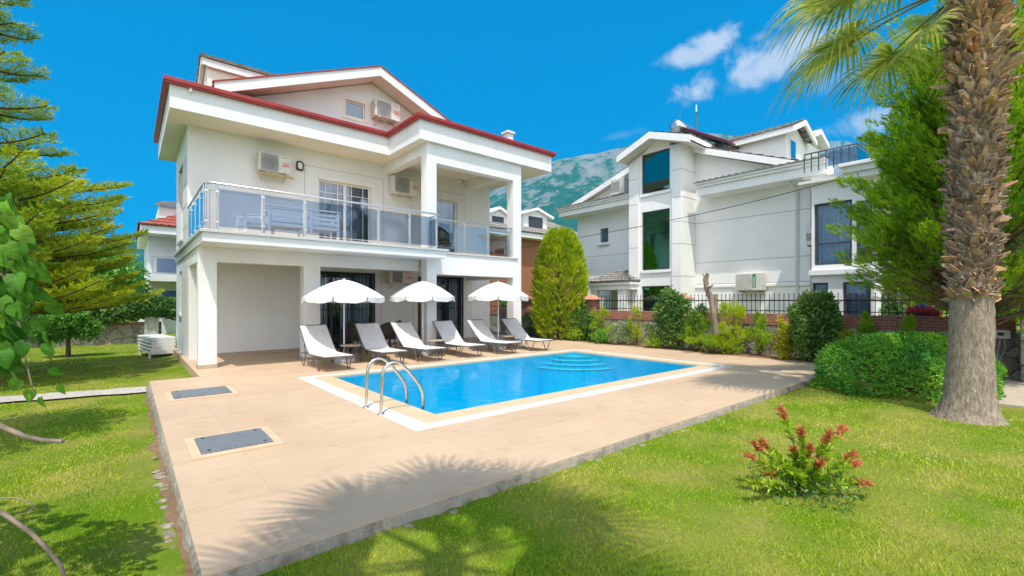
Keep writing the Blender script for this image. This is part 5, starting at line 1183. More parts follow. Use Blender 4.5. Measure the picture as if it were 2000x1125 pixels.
# ---------------------------------------------------------------- vegetation
LM = dict(
    lawn=[(.08, .20, .006), (.28, .42, .010), (.50, .52, .03), (.74, .60, .27)],
    conifer=[(.14, .28, .008), (.36, .52, .01), (.60, .68, .015), (.72, .74, .03)],
    cypress=[(.07, .19, .01), (.24, .46, .015), (.50, .68, .02), (.68, .76, .03)],
    brown=[(.14, .09, .05), (.24, .16, .08), (.32, .24, .12)],
    arau=[(.10, .24, .02), (.28, .42, .02), (.56, .62, .02), (.74, .66, .06)],
    hedge=[(.03, .17, .02), (.08, .33, .03), (.26, .54, .035), (.52, .70, .06)],
    dark=[(.025, .10, .018), (.08, .21, .035), (.19, .34, .055), (.36, .44, .09)],
    lime=[(.14, .30, .01), (.34, .52, .02), (.52, .62, .04)],
    pale=[(.16, .25, .09), (.30, .40, .18), (.52, .56, .34)],
    vine=[(.04, .17, .02), (.11, .32, .03), (.22, .48, .045), (.36, .56, .08)],
    yellow=[(.20, .30, .01), (.52, .52, .02), (.66, .58, .03)],
    palm=[(.08, .16, .02), (.28, .38, .04), (.54, .56, .10), (.70, .60, .24)],
    red=[(.48, .10, .04), (.68, .26, .10), (.72, .46, .16)],
)
LMAT = {k: leafmat('leaf_' + k, v, trans=.40 if k not in ('brown', 'lawn') else .2, nscale={'hedge': 1.1, 'conifer': 1.6, 'cypress': 1.0, 'arau': .8}.get(k, 2.2)) for k, v in LM.items()}
def nearleaf():
    m = LMAT['vine'].copy(); m.name = 'near_leaf'; t = m.node_tree; n = t.nodes; l = t.links
    p = next(q for q in n if q.type == 'BSDF_PRINCIPLED'); src = p.inputs['Base Color'].links[0].from_socket
    g = n.new('ShaderNodeNewGeometry'); v = n.new('ShaderNodeTexVoronoi'); v.feature = 'DISTANCE_TO_EDGE'; v.inputs['Scale'].default_value = 70; l.new(g.outputs['Position'], v.inputs['Vector'])
    r = n.new('ShaderNodeMapRange'); r.inputs['From Max'].default_value = .06; r.inputs['To Min'].default_value = 1.35; r.inputs['To Max'].default_value = .95; l.new(v.outputs['Distance'], r.inputs['Value'])
    z = n.new('ShaderNodeTexNoise'); z.inputs['Scale'].default_value = 22; z.inputs['Detail'].default_value = 6; l.new(g.outputs['Position'], z.inputs['Vector'])
    r2 = n.new('ShaderNodeMapRange'); r2.inputs['From Min'].default_value = .3; r2.inputs['From Max'].default_value = .7; r2.inputs['To Min'].default_value = .55; r2.inputs['To Max'].default_value = 1.2; l.new(z.outputs['Fac'], r2.inputs['Value'])
    a = n.new('ShaderNodeMath'); a.operation = 'MULTIPLY'; l.new(r.outputs[0], a.inputs[0]); l.new(r2.outputs[0], a.inputs[1])
    mm = n.new('ShaderNodeMix'); mm.data_type = 'RGBA'; mm.blend_type = 'MULTIPLY'; mm.inputs[0].default_value = 1; l.new(src, mm.inputs[6]); l.new(a.outputs[0], mm.inputs[7])
    l.new(mm.outputs[2], p.inputs['Base Color'])
    for q in n:
        if q.type == 'BSDF_TRANSLUCENT': l.new(mm.outputs[2], q.inputs['Color'])
    b = n.new('ShaderNodeBump'); b.inputs['Strength'].default_value = .5; b.inputs['Distance'].default_value = .003; l.new(v.outputs['Distance'], b.inputs['Height']); l.new(b.outputs[0], p.inputs['Normal'])
    return m
NEARLEAF = nearleaf()
BARK = pmat('brown_bark', (.16, .10, .06), (.09, .06, .04), rough=.95, scale=12, bump=1, bscale=30, stretch=(1, 1, .25))
GSTEM = pmat('green_stem', (.16, .18, .06), (.12, .14, .05), rough=.7, scale=20)

def blob_leaves(name, mat, blobs, n, ln, wd, parent=None, up=.25, shell=.55, spread=.9, fold=.25, clump=0.0):
    """leaves through the outer shell of a set of ellipsoids (cx, cy, cz, rx, ry, rz)"""
    B = np.array(blobs, float); vol = (B[:, 3] * B[:, 4] * B[:, 5]) ** .67; pr = vol / vol.sum()
    k = rng.choice(len(B), n, p=pr); d = rdir(n); rad = shell + (1 - shell) * rng.random(n) ** .5
    if clump:
        rad = rad * (1 + clump * (np.sin(d[:, 0] * 7 + k) * np.sin(d[:, 1] * 6 + 2 * k) * np.sin(d[:, 2] * 7 + 1)))
    P = B[k, :3] + d * B[k, 3:] * rad[:, None]
    nrm = norm(d / B[k, 3:] * B[k, 3:].mean(1, keepdims=True)); g = norm(nrm * .6 + rng.normal(size=(n, 3)) * spread + np.array([0, 0, up]))
    nn = norm(nrm + rng.normal(size=(n, 3)) * .45 + np.array([0, 0, .35]))
    L_ = ln * rng.uniform(.6, 1.25, n)
    keep = P[:, 2] > zg(P[:, 0], P[:, 1]) - .02
    return leaves(name, mat, P[keep], g[keep], nn[keep], L_[keep], wd / ln * L_[keep], parent, fold=fold)
def stems(name, mat, base, tips, r0, parent, bend=.15):
    mb = MB()
    for tp in tips:
        a = Vector(base); b = Vector(tp); m_ = a.lerp(b, .5) + Vector((random.uniform(-1, 1), random.uniform(-1, 1), .3)) * bend * (b - a).length * .5
        mb.tube([a, a.lerp(m_, .6), m_, b], [r0, r0 * .8, r0 * .6, r0 * .25], 6)
    return mb.build(name, mat, parent)
def tufts(P, D, nb, ln, spread, wd):
    """nb needles fanned round each tuft direction"""
    n = len(P); PP = np.repeat(P, nb, 0); DD = np.repeat(norm(D), nb, 0)
    d = norm(DD + rng.normal(size=(n * nb, 3)) * spread)
    along = rng.random(n * nb)[:, None] * np.repeat(np.broadcast_to(ln, (n,)), nb)[:, None] * .75
    P2 = PP + DD * along; L_ = np.repeat(np.broadcast_to(ln, (n,)), nb) * rng.uniform(.35, .7, n * nb)
    return P2, d, rdir(n * nb), L_, np.full(n * nb, wd), np.repeat(rng.random(n), nb) * .7 + rng.random(n * nb) * .3

# --- lawn blades (dense near the camera)
def lawn():
    n = 560000
    u = rng.uniform(-260, 2260, n); d = 1.15 * (30 / 1.15) ** (rng.random(n) ** 1.15)
    l = (u - 1000) / FP; X = (FW[0] + RT[0] * l) * d; Y = (FW[1] + RT[1] * l) * d
    X += rng.normal(size=n) * .05; Y += rng.normal(size=n) * .05
    edge = .05 * np.sin(X * 3.1) * np.sin(X * 7.7 + 1) ; e2 = .05 * np.sin(Y * 2.7) + .04 * np.sin(Y * 8.1)
    ok = ~((X > .22 + e2) & (Y > 3.03 + edge) & (X < 13.2)) 
    ok &= ~((X > 1.02) & (Y > 11) & (X < 14.3)) & (X < 13.9) & ~((X > 10.35 + .1 * np.sin(Y * 5)) & (Y < .6)) & (Y < 25.7)
    pc = 11.75 + .22 * (.28 - X); ok &= ~((X < .4) & (abs(Y - pc) < .36))
    dirt = (X < .3) & (X > .02 + .06 * np.sin(Y * 4.1)) & (Y < 9.5) & (rng.random(n) < .82); ok &= ~dirt
    ok &= ~(((X - 8.95) ** 2 + (Y - .75) ** 2) < .42 ** 2)
    bare = np.sin(X * 1.3 + .5) * np.sin(Y * 1.7 + 1.1) + .5 * np.sin(X * 3.9 + Y * 2.2)
    ok &= ~((bare > .95) & (rng.random(n) < .35))
    X, Y, d = X[ok], Y[ok], d[ok]; n = len(X)
    P = np.stack([X, Y, zg(X, Y) - .004], -1); D = norm(np.stack([rng.normal(size=n) * .65, rng.normal(size=n) * .65, np.ones(n)], -1))
    L_ = rng.uniform(.016, .044, n) * (1 + .35 * np.sin(X * 2.3) * np.sin(Y * 2.9)); wd = np.maximum(.0044, d * .0015) * rng.uniform(.7, 1.3, n)
    t_ = rng.random(n); dry = (np.sin(X * .9 + 2) * np.sin(Y * 1.1 + .4) + .6 * np.sin(X * 2.1 + Y * 1.3)) * .16 + np.where(X > 3.0, .17, .03)
    t_ = np.clip(t_ * .8 + dry, 0, 1.1)
    return tag(leaves('grass', LMAT['lawn'], P, D, rdir(n), L_, wd, None, tint=t_, blade=True), 'short green and straw-coloured lawn grass around the deck', 'grass', kind='stuff')
lawn()

# --- boundary shrubs, placed at the foot of the wall
def shrub(name, label, cat, u0, u1, vt, vb, kind, n, ln, wd, X=13.55, blobs=None, shell=.4, spread=.9, rx=None, blade=False, clump=.2, group='shrubs planted along the boundary wall'):
    pa = PX(u0, vb, X); pb = PX(u1, vb, X); pt = PX((u0 + u1) / 2, vt, X); cy = (pa.y + pb.y) / 2; ry = abs(pa.y - pb.y) / 2; h = pt.z
    t = thing(name, label, cat, (X, cy, 0.0), group); rx = rx or min(ry, .42)
    if blobs is None:
        blobs = []
        for k in range(7):
            f = random.random(); z = h * (.15 + .78 * f); w = 1 - .45 * f ** 1.5
            blobs.append((X + random.uniform(-.4, .4) * rx, cy + random.uniform(-.55, .55) * ry * w, z, rx * .6 * w, ry * .55 * w, h * .20))
        blobs.append((X, cy, h * .45, rx * .75, ry * .75, h * .45))
    for k in range(9):
        a = random.uniform(0, 2 * PI); f = random.uniform(.25, 1.0); rr_ = 1.0 if f < .7 else .5
        blobs.append((X + math.cos(a) * rx * rr_, cy + math.sin(a) * ry * rr_, h * f * 1.03, rx * .20, ry * .16, h * .11))
    stems('stem', BARK, (X, cy, -.05), [(b[0], b[1], b[2]) for b in blobs], .012, t)
    if blade:
        m_ = n // 10; B = np.array(blobs); k = rng.integers(0, len(B), m_); d = rdir(m_); P = B[k, :3] + d * B[k, 3:] * rng.uniform(.4, 1, (m_, 1))
        P2, D2, N2, L2, W2_, T2 = tufts(P, d * .8 + np.array([0, 0, .8]), 10, ln, .45, wd); leaves('foliage', LMAT[kind], P2, D2, N2, L2, W2_, t, tint=T2, blade=True)
    else: blob_leaves('foliage', LMAT[kind], blobs, n, ln, wd, t, shell=shell, spread=spread, clump=clump)
    return t
shrub('broadleaf_shrub', 'dark glossy shrub right beside the clipped conifer, below the small salmon pillar cap', 'shrub', 1108, 1172, 588, 668, 'dark', 2600, .10, .05)
shrub('low_shrub', 'low bright green bush at the foot of the clipped conifer', 'shrub', 1100, 1145, 632, 668, 'lime', 2200, .06, .03, X=13.35)
shrub('feathery_shrub', 'olive feathery shrub between the dark glossy shrub and the grey-green bushes', 'shrub', 1145, 1195, 608, 668, 'conifer', 9000, .10, .012, blade=True, X=13.5)
shrub('low_shrub', 'low grey-green bush in front of the olive feathery shrub', 'shrub', 1158, 1202, 645, 674, 'hedge', 2400, .055, .028, X=13.3)
shrub('low_shrub', 'grey-green bush just left of the slim upright shrub', 'shrub', 1192, 1236, 630, 676, 'pale', 2600, .06, .03, X=13.4)
shrub('slim_shrub', 'slim upright yellow-green shrub standing alone against the pale stone wall', 'shrub', 1232, 1256, 600, 680, 'conifer', 7000, .09, .010, blade=True, X=13.5)
shrub('tall_shrub', 'tall glossy shrub hiding the middle brick pillar left of the pruned trunk', 'shrub', 1268, 1372, 574, 690, 'dark', 7500, .11, .045, X=13.4, rx=.5)
shrub('low_shrub', 'yellow-green bush at the left foot of the tall glossy shrub', 'shrub', 1262, 1296, 648, 692, 'lime', 1800, .06, .025, X=13.25)
shrub('lime_shrub', 'spreading lime green bush around the foot of the pruned trunk', 'shrub', 1335, 1450, 652, 697, 'lime', 22000, .11, .010, X=13.2, blade=True, rx=.4)
shrub('lime_shrub', 'upright lime green shrub just left of the pruned trunk', 'shrub', 1345, 1384, 605, 690, 'lime', 12000, .12, .010, X=13.4, blade=True)
shrub('pale_shrub', 'pale feathery shrub just right of the pruned trunk, crossing the brick band', 'shrub', 1398, 1462, 600, 695, 'conifer', 16000, .12, .010, X=13.45, blade=True)
shrub('slim_cypress', 'young slim cypress against the stone wall right of the pruned trunk', 'cypress', 1466, 1500, 616, 694, 'cypress', 9000, .10, .011, X=13.55, blade=True)
shrub('yellow_shrub', 'golden yellow shrub at the left side of the big glossy shrub', 'shrub', 1510, 1556, 618, 700, 'yellow', 3600, .07, .035, X=13.3)
shrub('tall_shrub', 'biggest dark glossy shrub, covering the brick pillar right of the pruned trunk', 'shrub', 1534, 1648, 570, 708, 'dark', 9500, .11, .05, X=13.25, rx=.5)
shrub('dull_shrub', 'dull green shrub behind the left end of the clipped hedge', 'shrub', 1612, 1662, 620, 705, 'arau', 12000, .10, .011, X=13.6, blade=True)
shrub('small_cypress', 'small cypress tip above the clipped hedge, left of the other', 'cypress', 1674, 1708, 616, 690, 'cypress', 8000, .10, .011, X=13.7, blade=True)
shrub('small_cypress', 'small cypress tip above the clipped hedge, next to the palm', 'cypress', 1752, 1792, 624, 690, 'cypress', 8000, .10, .011, X=13.7, blade=True)
shrub('rose_bush', 'loose small bush between the villa end column and the clipped conifer', 'shrub', 1020, 1048, 608, 655, 'dark', 1600, .08, .04, X=14.2 - .6)
# greenery behind the wall
def back_bush(name, label, u0, u1, vt, X, kind, n, ln=.1):
    return shrub(name, label, 'shrub', u0, u1, vt, 625, kind, n, ln, ln * .45, X=X, group='bushes beyond the boundary wall', rx=.9)
back_bush('garden_bush', 'dark leafy bush behind the railings right of the neighbouring bay', 1700, 1760, 540, 17.2, 'dark', 5000, .14)
back_bush('garden_bush', 'pale green bush behind the railings above the red inflatable toy', 1748, 1850, 556, 18.5, 'lime', 6000, .14)
back_bush('garden_bush', 'bush behind the railings right of the palm trunk', 1850, 2010, 560, 18.0, 'dark', 6000, .14)
back_bush('garden_bush', 'dark bush beyond the wall between the villa end column and the terrace wall', 965, 1020, 590, 17.0, 'dark', 6000, .14)
# pruned trunk
t = thing('pruned_trunk', 'bare leaning tree trunk pruned to a stump in front of the railings', 'tree trunk', G(1405, 690).to_tuple())
b = PX(1405, 685, 13.3); pts = [PX(1405, 685, 13.3), PX(1402, 655, 13.3), PX(1396, 615, 13.32), PX(1390, 585, 13.34), PX(1380, 563, 13.36), PX(1378, 545, 13.36), PX(1382, 534, 13.36)]
mb = MB(); mb.tube(pts, [.13, .115, .10, .095, .07, .075, .05], 10); mb.tube([pts[4], PX(1388, 560, 13.2), PX(1392, 557, 13.15)], [.035, .03, .02], 7); mb.tube([pts[5], PX(1372, 534, 13.3)], [.03, .015], 7); mb.tube([pts[2] + Vector((0, 0, .05)), PX(1398, 574, 13.3)], [.06, .03], 7)
mb.build('trunk', BARKG, t)

# --- clipped egg-shaped conifer
def egg():
    X0, Y0, H0 = 14.55, 13.95, 4.62; t = thing('clipped_conifer', 'egg-shaped yellow-green clipped conifer between the villa and the boundary wall', 'conifer', (13.9, 13.45, 0))
    cx, cy = 13.6, 13.05; Ht = PX(1095, 450, 13.6).z; R0 = 1.02
    n = 4300; z = .05 + (Ht - .12) * rng.random(n) ** .9; f = z / Ht
    r_ = R0 * np.where(f < .42, .80 + .20 * np.sin(np.clip(f / .42, 0, 1) * PI / 2), np.sqrt(np.clip(1 - ((f - .42) / .585) ** 2.1, 0, 1))) 
    a = rng.random(n) * 2 * PI; bump = 1 + .07 * np.sin(a * 5 + z * 3) * np.sin(z * 4 + a * 2) + .05 * np.sin(a * 11 + z * 7) * np.sin(z * 9 - a * 3) + .045 * rng.normal(size=n)
    rr = r_ * bump * rng.uniform(.80, 1.0, n); P = np.stack([cx + rr * np.cos(a), cy + rr * np.sin(a), z], -1)
    D = np.stack([np.cos(a) * .9, np.sin(a) * .9, .55 + .9 * f], -1)
    P2, D2, N2, L2, W2, T2 = tufts(P, D, 26, .21, .36, .019); leaves('foliage', LMAT['conifer'], P2, D2, N2, L2, W2, t, tint=T2, blade=True)
    mb = MB(); mb.tube([(cx, cy, -.1), (cx, cy, 1.5), (cx, cy, Ht - .7)], [.12, .10, .03], 8)
    r2 = random.Random(3)
    for k in range(70):
        z = .3 + k / 70 * (Ht - 1.3); a = k * 2.4; mb.tube([(cx, cy, z), (cx + .55 * math.cos(a), cy + .55 * math.sin(a), z + .35)], [.03, .01], 5)
    mb.build('trunk', BARK, t)
egg()

# --- clipped round hedge by the palm
def hedge():
    c = Vector((10.85, 1.75, 0)); t = thing('round_hedge', 'big rounded clipped evergreen hedge mound left of the palm trunk', 'hedge', (c.x, c.y, -.09))
    ax = Vector((RT[0], RT[1], 0)); az = Vector((FW[0], FW[1], 0)); n = 27000
    th = rng.random(n) * 2 * PI; s_ = rng.random(n); ph = s_ * PI / 2 * 1.0
    h = np.sin(ph) ** .8 * .97; q = np.cos(ph) ** .55
    wob = 1 + .05 * np.sin(th * 4 + 1) + .035 * np.sin(th * 9) + .03 * np.sin(h * 9 + th * 5)
    dep = rng.uniform(.9, 1.0, n)
    a_ = 1.5 * q * np.cos(th) * wob * dep; b_ = 1.12 * q * np.sin(th) * wob * dep; z = -.07 + h * wob * dep
    P = np.stack([c.x + ax.x * a_ + az.x * b_, c.y + ax.y * a_ + az.y * b_, z], -1)
    nr = norm(np.stack([ax.x * a_ / 1.62 + az.x * b_ / 1.12, ax.y * a_ / 1.62 + az.y * b_ / 1.12, h * 1.05], -1))
    # rosettes of 4 leaves
    k = 4; P = np.repeat(P[:n // 2], k, 0) ; nr = np.repeat(nr[:n // 2], k, 0); m_ = len(P)
    D = norm(nr * .45 + rng.normal(size=(m_, 3)) * .75); N_ = norm(nr + rng.normal(size=(m_, 3)) * .35)
    tt = np.repeat(rng.random(n // 2), k) * .6 + rng.random(m_) * .4
    L_ = rng.uniform(.032, .055, m_); leaves('foliage', LMAT['hedge'], P, D, N_, L_, L_ * .48, t, tint=tt, fold=.2)
    stems('stem', BARK, (c.x, c.y, -.1), [(c.x + ax.x * i * .4 + az.x * j * .3, c.y + ax.y * i * .4 + az.y * j * .3, .5) for i in (-3, -1.5, 0, 1.5, 3) for j in (-2, 0, 2)], .02, t)
hedge()

# --- leaning cypress behind the palm
def cypress():
    bx, by = 12.9, .95; t = thing('spreading_cypress', 'big bright green feathery cypress behind the palm trunk', 'cypress', (bx, by, -.05))
    plumes = []
    r2 = random.Random(21)
    def add(p0, d, L_, R_): plumes.append((Vector(p0), Vector(d).normalized(), L_, R_))
    left = Vector((-RT[0], -RT[1], 0)); fwd = Vector((-FW[0], -FW[1], 0))
    mb = MB(); mb.tube([(bx, by, -.1), (bx - .05, by, 1.2), (bx, by + .1, 3), (bx + .2, by, 6.5)], [.16, .14, .12, .04], 10)
    for k in range(200):
        f = k / 199; z = 1.35 + 5.6 * f ** .9; az = r2.uniform(-PI, PI)
        out = left * math.cos(az) + fwd * math.sin(az)
        reach = (2.08 - 1.2 * abs(f - .28) ** 1.0 * 1.1) * r2.uniform(.55, 1.0) * (1 if out.dot(left) > -.3 else .9)
        start = Vector((bx, by, z * .72)); el = .25 + .75 * f + r2.uniform(-.12, .2)
        tip = Vector((bx, by, z)) + out * reach + Vector((0, 0, el * reach * .28))
        mid = start.lerp(tip, .6); mb.tube([start, start.lerp(mid, .5) + Vector((0, 0, -.05)), mid, tip], [.045, .035, .02, .006], 5)
        for j in range(5):
            p0 = start.lerp(tip, .42 + .13 * j) + Vector((r2.uniform(-.18, .18), r2.uniform(-.18, .18), r2.uniform(-.12, .12)))
            d = out * r2.uniform(.55, 1.0) + Vector((r2.uniform(-.3, .3), r2.uniform(-.3, .3), .35 + .5 * f + r2.uniform(0, .3)))
            add(p0, d, r2.uniform(.42, .75), r2.uniform(.09, .15))
    PP, DD = [], []
    for p0, d, L_, R_ in plumes:
        n = 44; s_ = rng.random(n); rr = R_ * (1 - s_) ** .6 * np.sqrt(s_ + .15) * 1.5; a = rng.random(n) * 2 * PI
        x = d.orthogonal().normalized(); y = d.cross(x)
        o_ = np.outer(np.cos(a) * rr, x) + np.outer(np.sin(a) * rr, y)
        PP.append(np.array(p0) + np.outer(s_ * L_, d) + o_); DD.append(np.array(d) * .9 + o_ / R_ * .45 + np.array([0, 0, .12]))
    P = np.concatenate(PP); D = np.concatenate(DD)
    P2, D2, N2, L2, W2, T2 = tufts(P, D, 9, .15, .34, .019); leaves('foliage', LMAT['cypress'], P2, D2, N2, L2, W2, t, tint=T2, blade=True)
    # dry brown inner twigs low down
    n = 2600; az = rng.uniform(-PI, PI, n); rr = rng.uniform(.3, 1.7, n); z = 1.25 + rng.random(n) * 1.7 + .18 * rr
    P = np.stack([bx + rr * np.cos(az), by + rr * np.sin(az), z], -1); D = np.stack([np.cos(az), np.sin(az), np.full(n, .25)], -1)
    P2, D2, N2, L2, W2, T2 = tufts(P, D, 9, .2, .4, .008); leaves('dry_twigs', LMAT['brown'], P2, D2, N2, L2, W2, t, tint=T2, blade=True)
    mb.build('trunk', BARK, t)
cypress()

# --- fan palms
PTRUNK = pmat('palm_fibre', (.40, .33, .25), (.17, .13, .095), rough=.95, scale=30, detail=8, bump=1.0, bscale=60, stretch=(1, 1, .35), lo=.3, hi=.7)
def bootmat():
    m, t, o = new_mat('palm_boot'); n = t.nodes; l = t.links
    at_ = n.new('ShaderNodeAttribute'); at_.attribute_name = 'tint'; r = n.new('ShaderNodeValToRGB')
    r.color_ramp.elements[0].color = (.13, .095, .07, 1); r.color_ramp.elements[1].color = (.56, .46, .38, 1); e = r.color_ramp.elements.new(.45); e.color = (.38, .27, .19, 1); e = r.color_ramp.elements.new(.75); e.color = (.58, .32, .14, 1)
    l.new(at_.outputs['Fac'], r.inputs[0]); nz = n.new('ShaderNodeTexNoise'); nz.inputs['Scale'].default_value = 30; g = n.new('ShaderNodeNewGeometry'); l.new(g.outputs['Position'], nz.inputs['Vector'])
    mm = n.new('ShaderNodeMix'); mm.data_type = 'RGBA'; mm.blend_type = 'OVERLAY'; mm.inputs[0].default_value = .6; l.new(r.outputs[0], mm.inputs[6]); l.new(nz.outputs['Fac'], mm.inputs[7])
    p = n.new('ShaderNodeBsdfPrincipled'); p.inputs['Roughness'].default_value = .9; l.new(mm.outputs[2], p.inputs['Base Color']); l.new(p.outputs[0], o.inputs[0]); return m
BOOT = bootmat()
def frond(parent, base, d, pet, rad, seed, droop=1.0, fan=2.2, nseg=40):
    """costapalmate leaf: petiole, then strips that split and hang"""
    r2 = np.random.default_rng(seed); base = np.array(base, float); d = norm(np.array(d, float)); up = np.array([0, 0, 1.])
    side = norm(np.cross(d, up)); nrm = np.cross(side, d)
    pts = []; 
    for i in range(7): s_ = i / 6; pts.append(base + d * pet * s_ - up * .16 * pet * s_ ** 2 * droop)
    hub = pts[-1]; hd = norm(pts[-1] - pts[-2])
    V_, F_, T_ = [], [], []
    K = 7
    for i in range(nseg):
        a = (i / (nseg - 1) - .5) * 2 * fan; c = abs(a) / fan
        L_ = rad * (1 - .38 * c ** 2) * r2.uniform(.9, 1.06); w0 = rad * 2 * fan / nseg * .36
        dd = norm(hd * math.cos(a) + side * math.sin(a) + nrm * (.22 * (1 - c)))
        p = hub + hd * (.30 * rad * (1 - c) * .6); start = len(V_); tn = r2.random(); tw = r2.uniform(-.25, .25)
        for k in range(K + 1):
            s_ = k / K; hang = droop * (.10 * s_ ** 2 + .62 * max(0, s_ - .42) ** 1.6 * (1 + .6 * r2.random() * 0 + .5 * tn))
            q = p + dd * L_ * s_ * (1 - .22 * max(0, s_ - .5) * droop) - up * L_ * hang + side * tw * .12 * s_ ** 2 * L_
            wv = norm(np.cross(dd, nrm)); w = w0 * (math.sin(PI * min(.5, .14 + s_ * .9)) if s_ < .55 else (1 - s_) / .45 * .95 + .04) * .5
            V_ += [q - wv * w + nrm * .35 * w, q + wv * w + nrm * .35 * w]; T_ += [min(1, tn * 1.05 + .2 * s_)] * 2
        for k in range(K): a0 = start + 2 * k; F_.append((a0, a0 + 1, a0 + 3, a0 + 2))
    off = np.array(parent.location)
    me = bpy.data.meshes.new('frond'); me.from_pydata([tuple(v - off) for v in V_], [], F_); at_ = me.attributes.new('tint', 'FLOAT', 'POINT'); at_.data.foreach_set('value', np.array(T_, np.float32))
    me.materials.append(LMAT['palm']); o = bpy.data.objects.new('frond', me); COL.objects.link(o); o.parent = parent
    mb = MB(); mb.tube([tuple(p) for p in pts], [.028, .024, .02, .017, .015, .013, .012], 6); pt = mb.build('petiole', GSTEM, None)
    pt.data.transform(Matrix.Translation(-Vector(off))); pt.parent = o
    return o
def palm(label, base, axis, H, r_prof, boots, fr, group=None):
    t = thing('fan_palm', label, 'palm tree', base, group)
    n = 28; zs = np.linspace(0, H, 60); mb = MB(); vs = []
    def cen(z): f = z / H; return (base[0] + axis[0] * f ** .8, base[1] + axis[1] * f ** .8)
    r2 = random.Random(9)
    for z in zs:
        c = cen(z); rr = np.interp(z, [p[0] for p in r_prof], [p[1] for p in r_prof])
        for j in range(n):
            a = 2 * PI * j / n; k = 1 + .025 * math.sin(j * 2.7 + z * 31) + r2.uniform(-.015, .015)
            if z < .3: k *= 1 + .09 * math.sin(j * 3.3) * (1 - z / .3)
            vs.append((c[0] + rr * k * math.cos(a), c[1] + rr * k * math.sin(a), base[2] + z))
    mb.add(vs, [(i * n + j, i * n + (j + 1) % n, (i + 1) * n + (j + 1) % n, (i + 1) * n + j) for i in range(len(zs) - 1) for j in range(n)], True); mb.build('trunk', PTRUNK, t)
    if boots:
        z0, z1, cnt = boots; V_, F_, T_ = [], [], []
        for k in range(cnt):
            z = z0 + (z1 - z0) * (k + r2.random()) / cnt; a = k * 2.39996 + r2.uniform(-.25, .25); c = cen(z)
            rr = np.interp(z, [p[0] for p in r_prof], [p[1] for p in r_prof]) - .02
            o_ = Vector((math.cos(a), math.sin(a), 0)); sd_ = Vector((-math.sin(a), math.cos(a), 0)); tan = sd_ * r2.uniform(-.55, .55)
            L_ = r2.uniform(.07, .17) * (1.25 if z > z1 * .75 else 1); up_ = r2.uniform(.55, 1.5); d_ = (o_ * r2.uniform(.45, .95) + tan * .7 + Vector((0, 0, up_))).normalized()
            if r2.random() < .18: d_ = (o_ + tan + Vector((0, 0, r2.uniform(-.2, .4)))).normalized()
            p = Vector((c[0], c[1], base[2] + z)) + o_ * rr; w = r2.uniform(.018, .05) * (1.5 if k % 5 == 0 else 1); L_ *= (1.25 if k % 5 == 0 else 1); th = .006
            wv = (d_.cross(o_)).normalized(); nv = wv.cross(d_).normalized(); curl = nv * r2.uniform(-.03, .03)
            s0 = len(V_)
            for f_, ww in ((0, 1.2), (.55, .85), (1, r2.choice((.12, .3, .6)))):
                q = p + d_ * L_ * f_ + curl * f_ * f_; V_ += [q - wv * w * ww - nv * th, q + wv * w * ww - nv * th, q + wv * w * ww * .8 + nv * th, q - wv * w * ww * .8 + nv * th]
            for g_ in (0, 4):
                for e in range(4): F_.append((s0 + g_ + e, s0 + g_ + (e + 1) % 4, s0 + g_ + 4 + (e + 1) % 4, s0 + g_ + 4 + e))
            F_.append((s0 + 8, s0 + 9, s0 + 10, s0 + 11)); tn = r2.random() * (.66 if z < z1 * .62 else 1.0); T_ += [tn] * 12
        off = Vector(base); me = bpy.data.meshes.new('leaf_stubs'); me.from_pydata([tuple(Vector(v) - off) for v in V_], [], F_)
        at_ = me.attributes.new('tint', 'FLOAT', 'POINT'); at_.data.foreach_set('value', np.array(T_, np.float32)); me.materials.append(BOOT)
        o = bpy.data.objects.new('leaf_stubs', me); COL.objects.link(o); o.parent = t; tag(o, kind='stuff')
    top = cen(H)
    for i, (dr, pet, rad, drp) in enumerate(fr): frond(t, (top[0] + dr[0] * .1, top[1] + dr[1] * .1, base[2] + H - .1 + .25 * max(0, dr[2])), dr, pet, rad, 100 + i, drp)
    return t
lf = (-RT[0], -RT[1]); bk_ = (-FW[0], -FW[1])
def dr(a, b, z): return (lf[0] * a + bk_[0] * b, lf[1] * a + bk_[1] * b, z)    # a: to the left, b: towards the camera
FR = [(dr(1, .08, .02), 1.75, 1.25, 1.0), (dr(1, -.30, -.28), 1.5, 1.15, 1.1), (dr(.80, -.12, -.75), .80, .95, .8), (dr(.9, .5, .22), 1.4, 1.2, 1.1), (dr(.75, -.9, .10), 1.3, 1.15, 1.1), (dr(-.75, .2, -.45), .9, 1.1, 1.0),
      (dr(1, .22, .30), 1.5, 1.25, 1.1), (dr(.8, .0, .15), 1.0, 1.15, 1.2), (dr(-.9, .1, .05), 1.2, 1.15, 1.1), (dr(-.8, .6, -.2), 1.0, 1.1, 1.2), (dr(-.7, -.6, -.1), 1.1, 1.1, 1.1), (dr(.1, -1, -.1), 1.2, 1.1, 1.), (dr(.2, 1, .3), 1.1, 1.1, 1.),
      (dr(.9, .4, .6), 1.4, 1.2, .9), (dr(.6, -.7, .6), 1.3, 1.2, .9), (dr(-.6, .7, .5), 1.3, 1.2, .9), (dr(-.8, -.5, .6), 1.3, 1.2, .9), (dr(.1, .3, 1.3), 1.2, 1.1, .6), (dr(-.3, -.5, 1.2), 1.2, 1.1, .6), (dr(.6, .2, 1.1), 1.3, 1.1, .7), (dr(-.95, .1, -.40), 1.0, 1.1, 1.2), (dr(-.4, -1, .3), 1.2, 1.1, 1.)]
palm('tall fan palm with a shaggy stubbed trunk on the lawn at the right edge', (8.95, .75, -.09), (.10, -.10), 6.2,
     [(0, .39), (.08, .33), (.3, .275), (.9, .235), (1.6, .222), (1.72, .215), (3, .23), (5, .25), (6.2, .25)], (1.64, 6.15, 2500), FR)
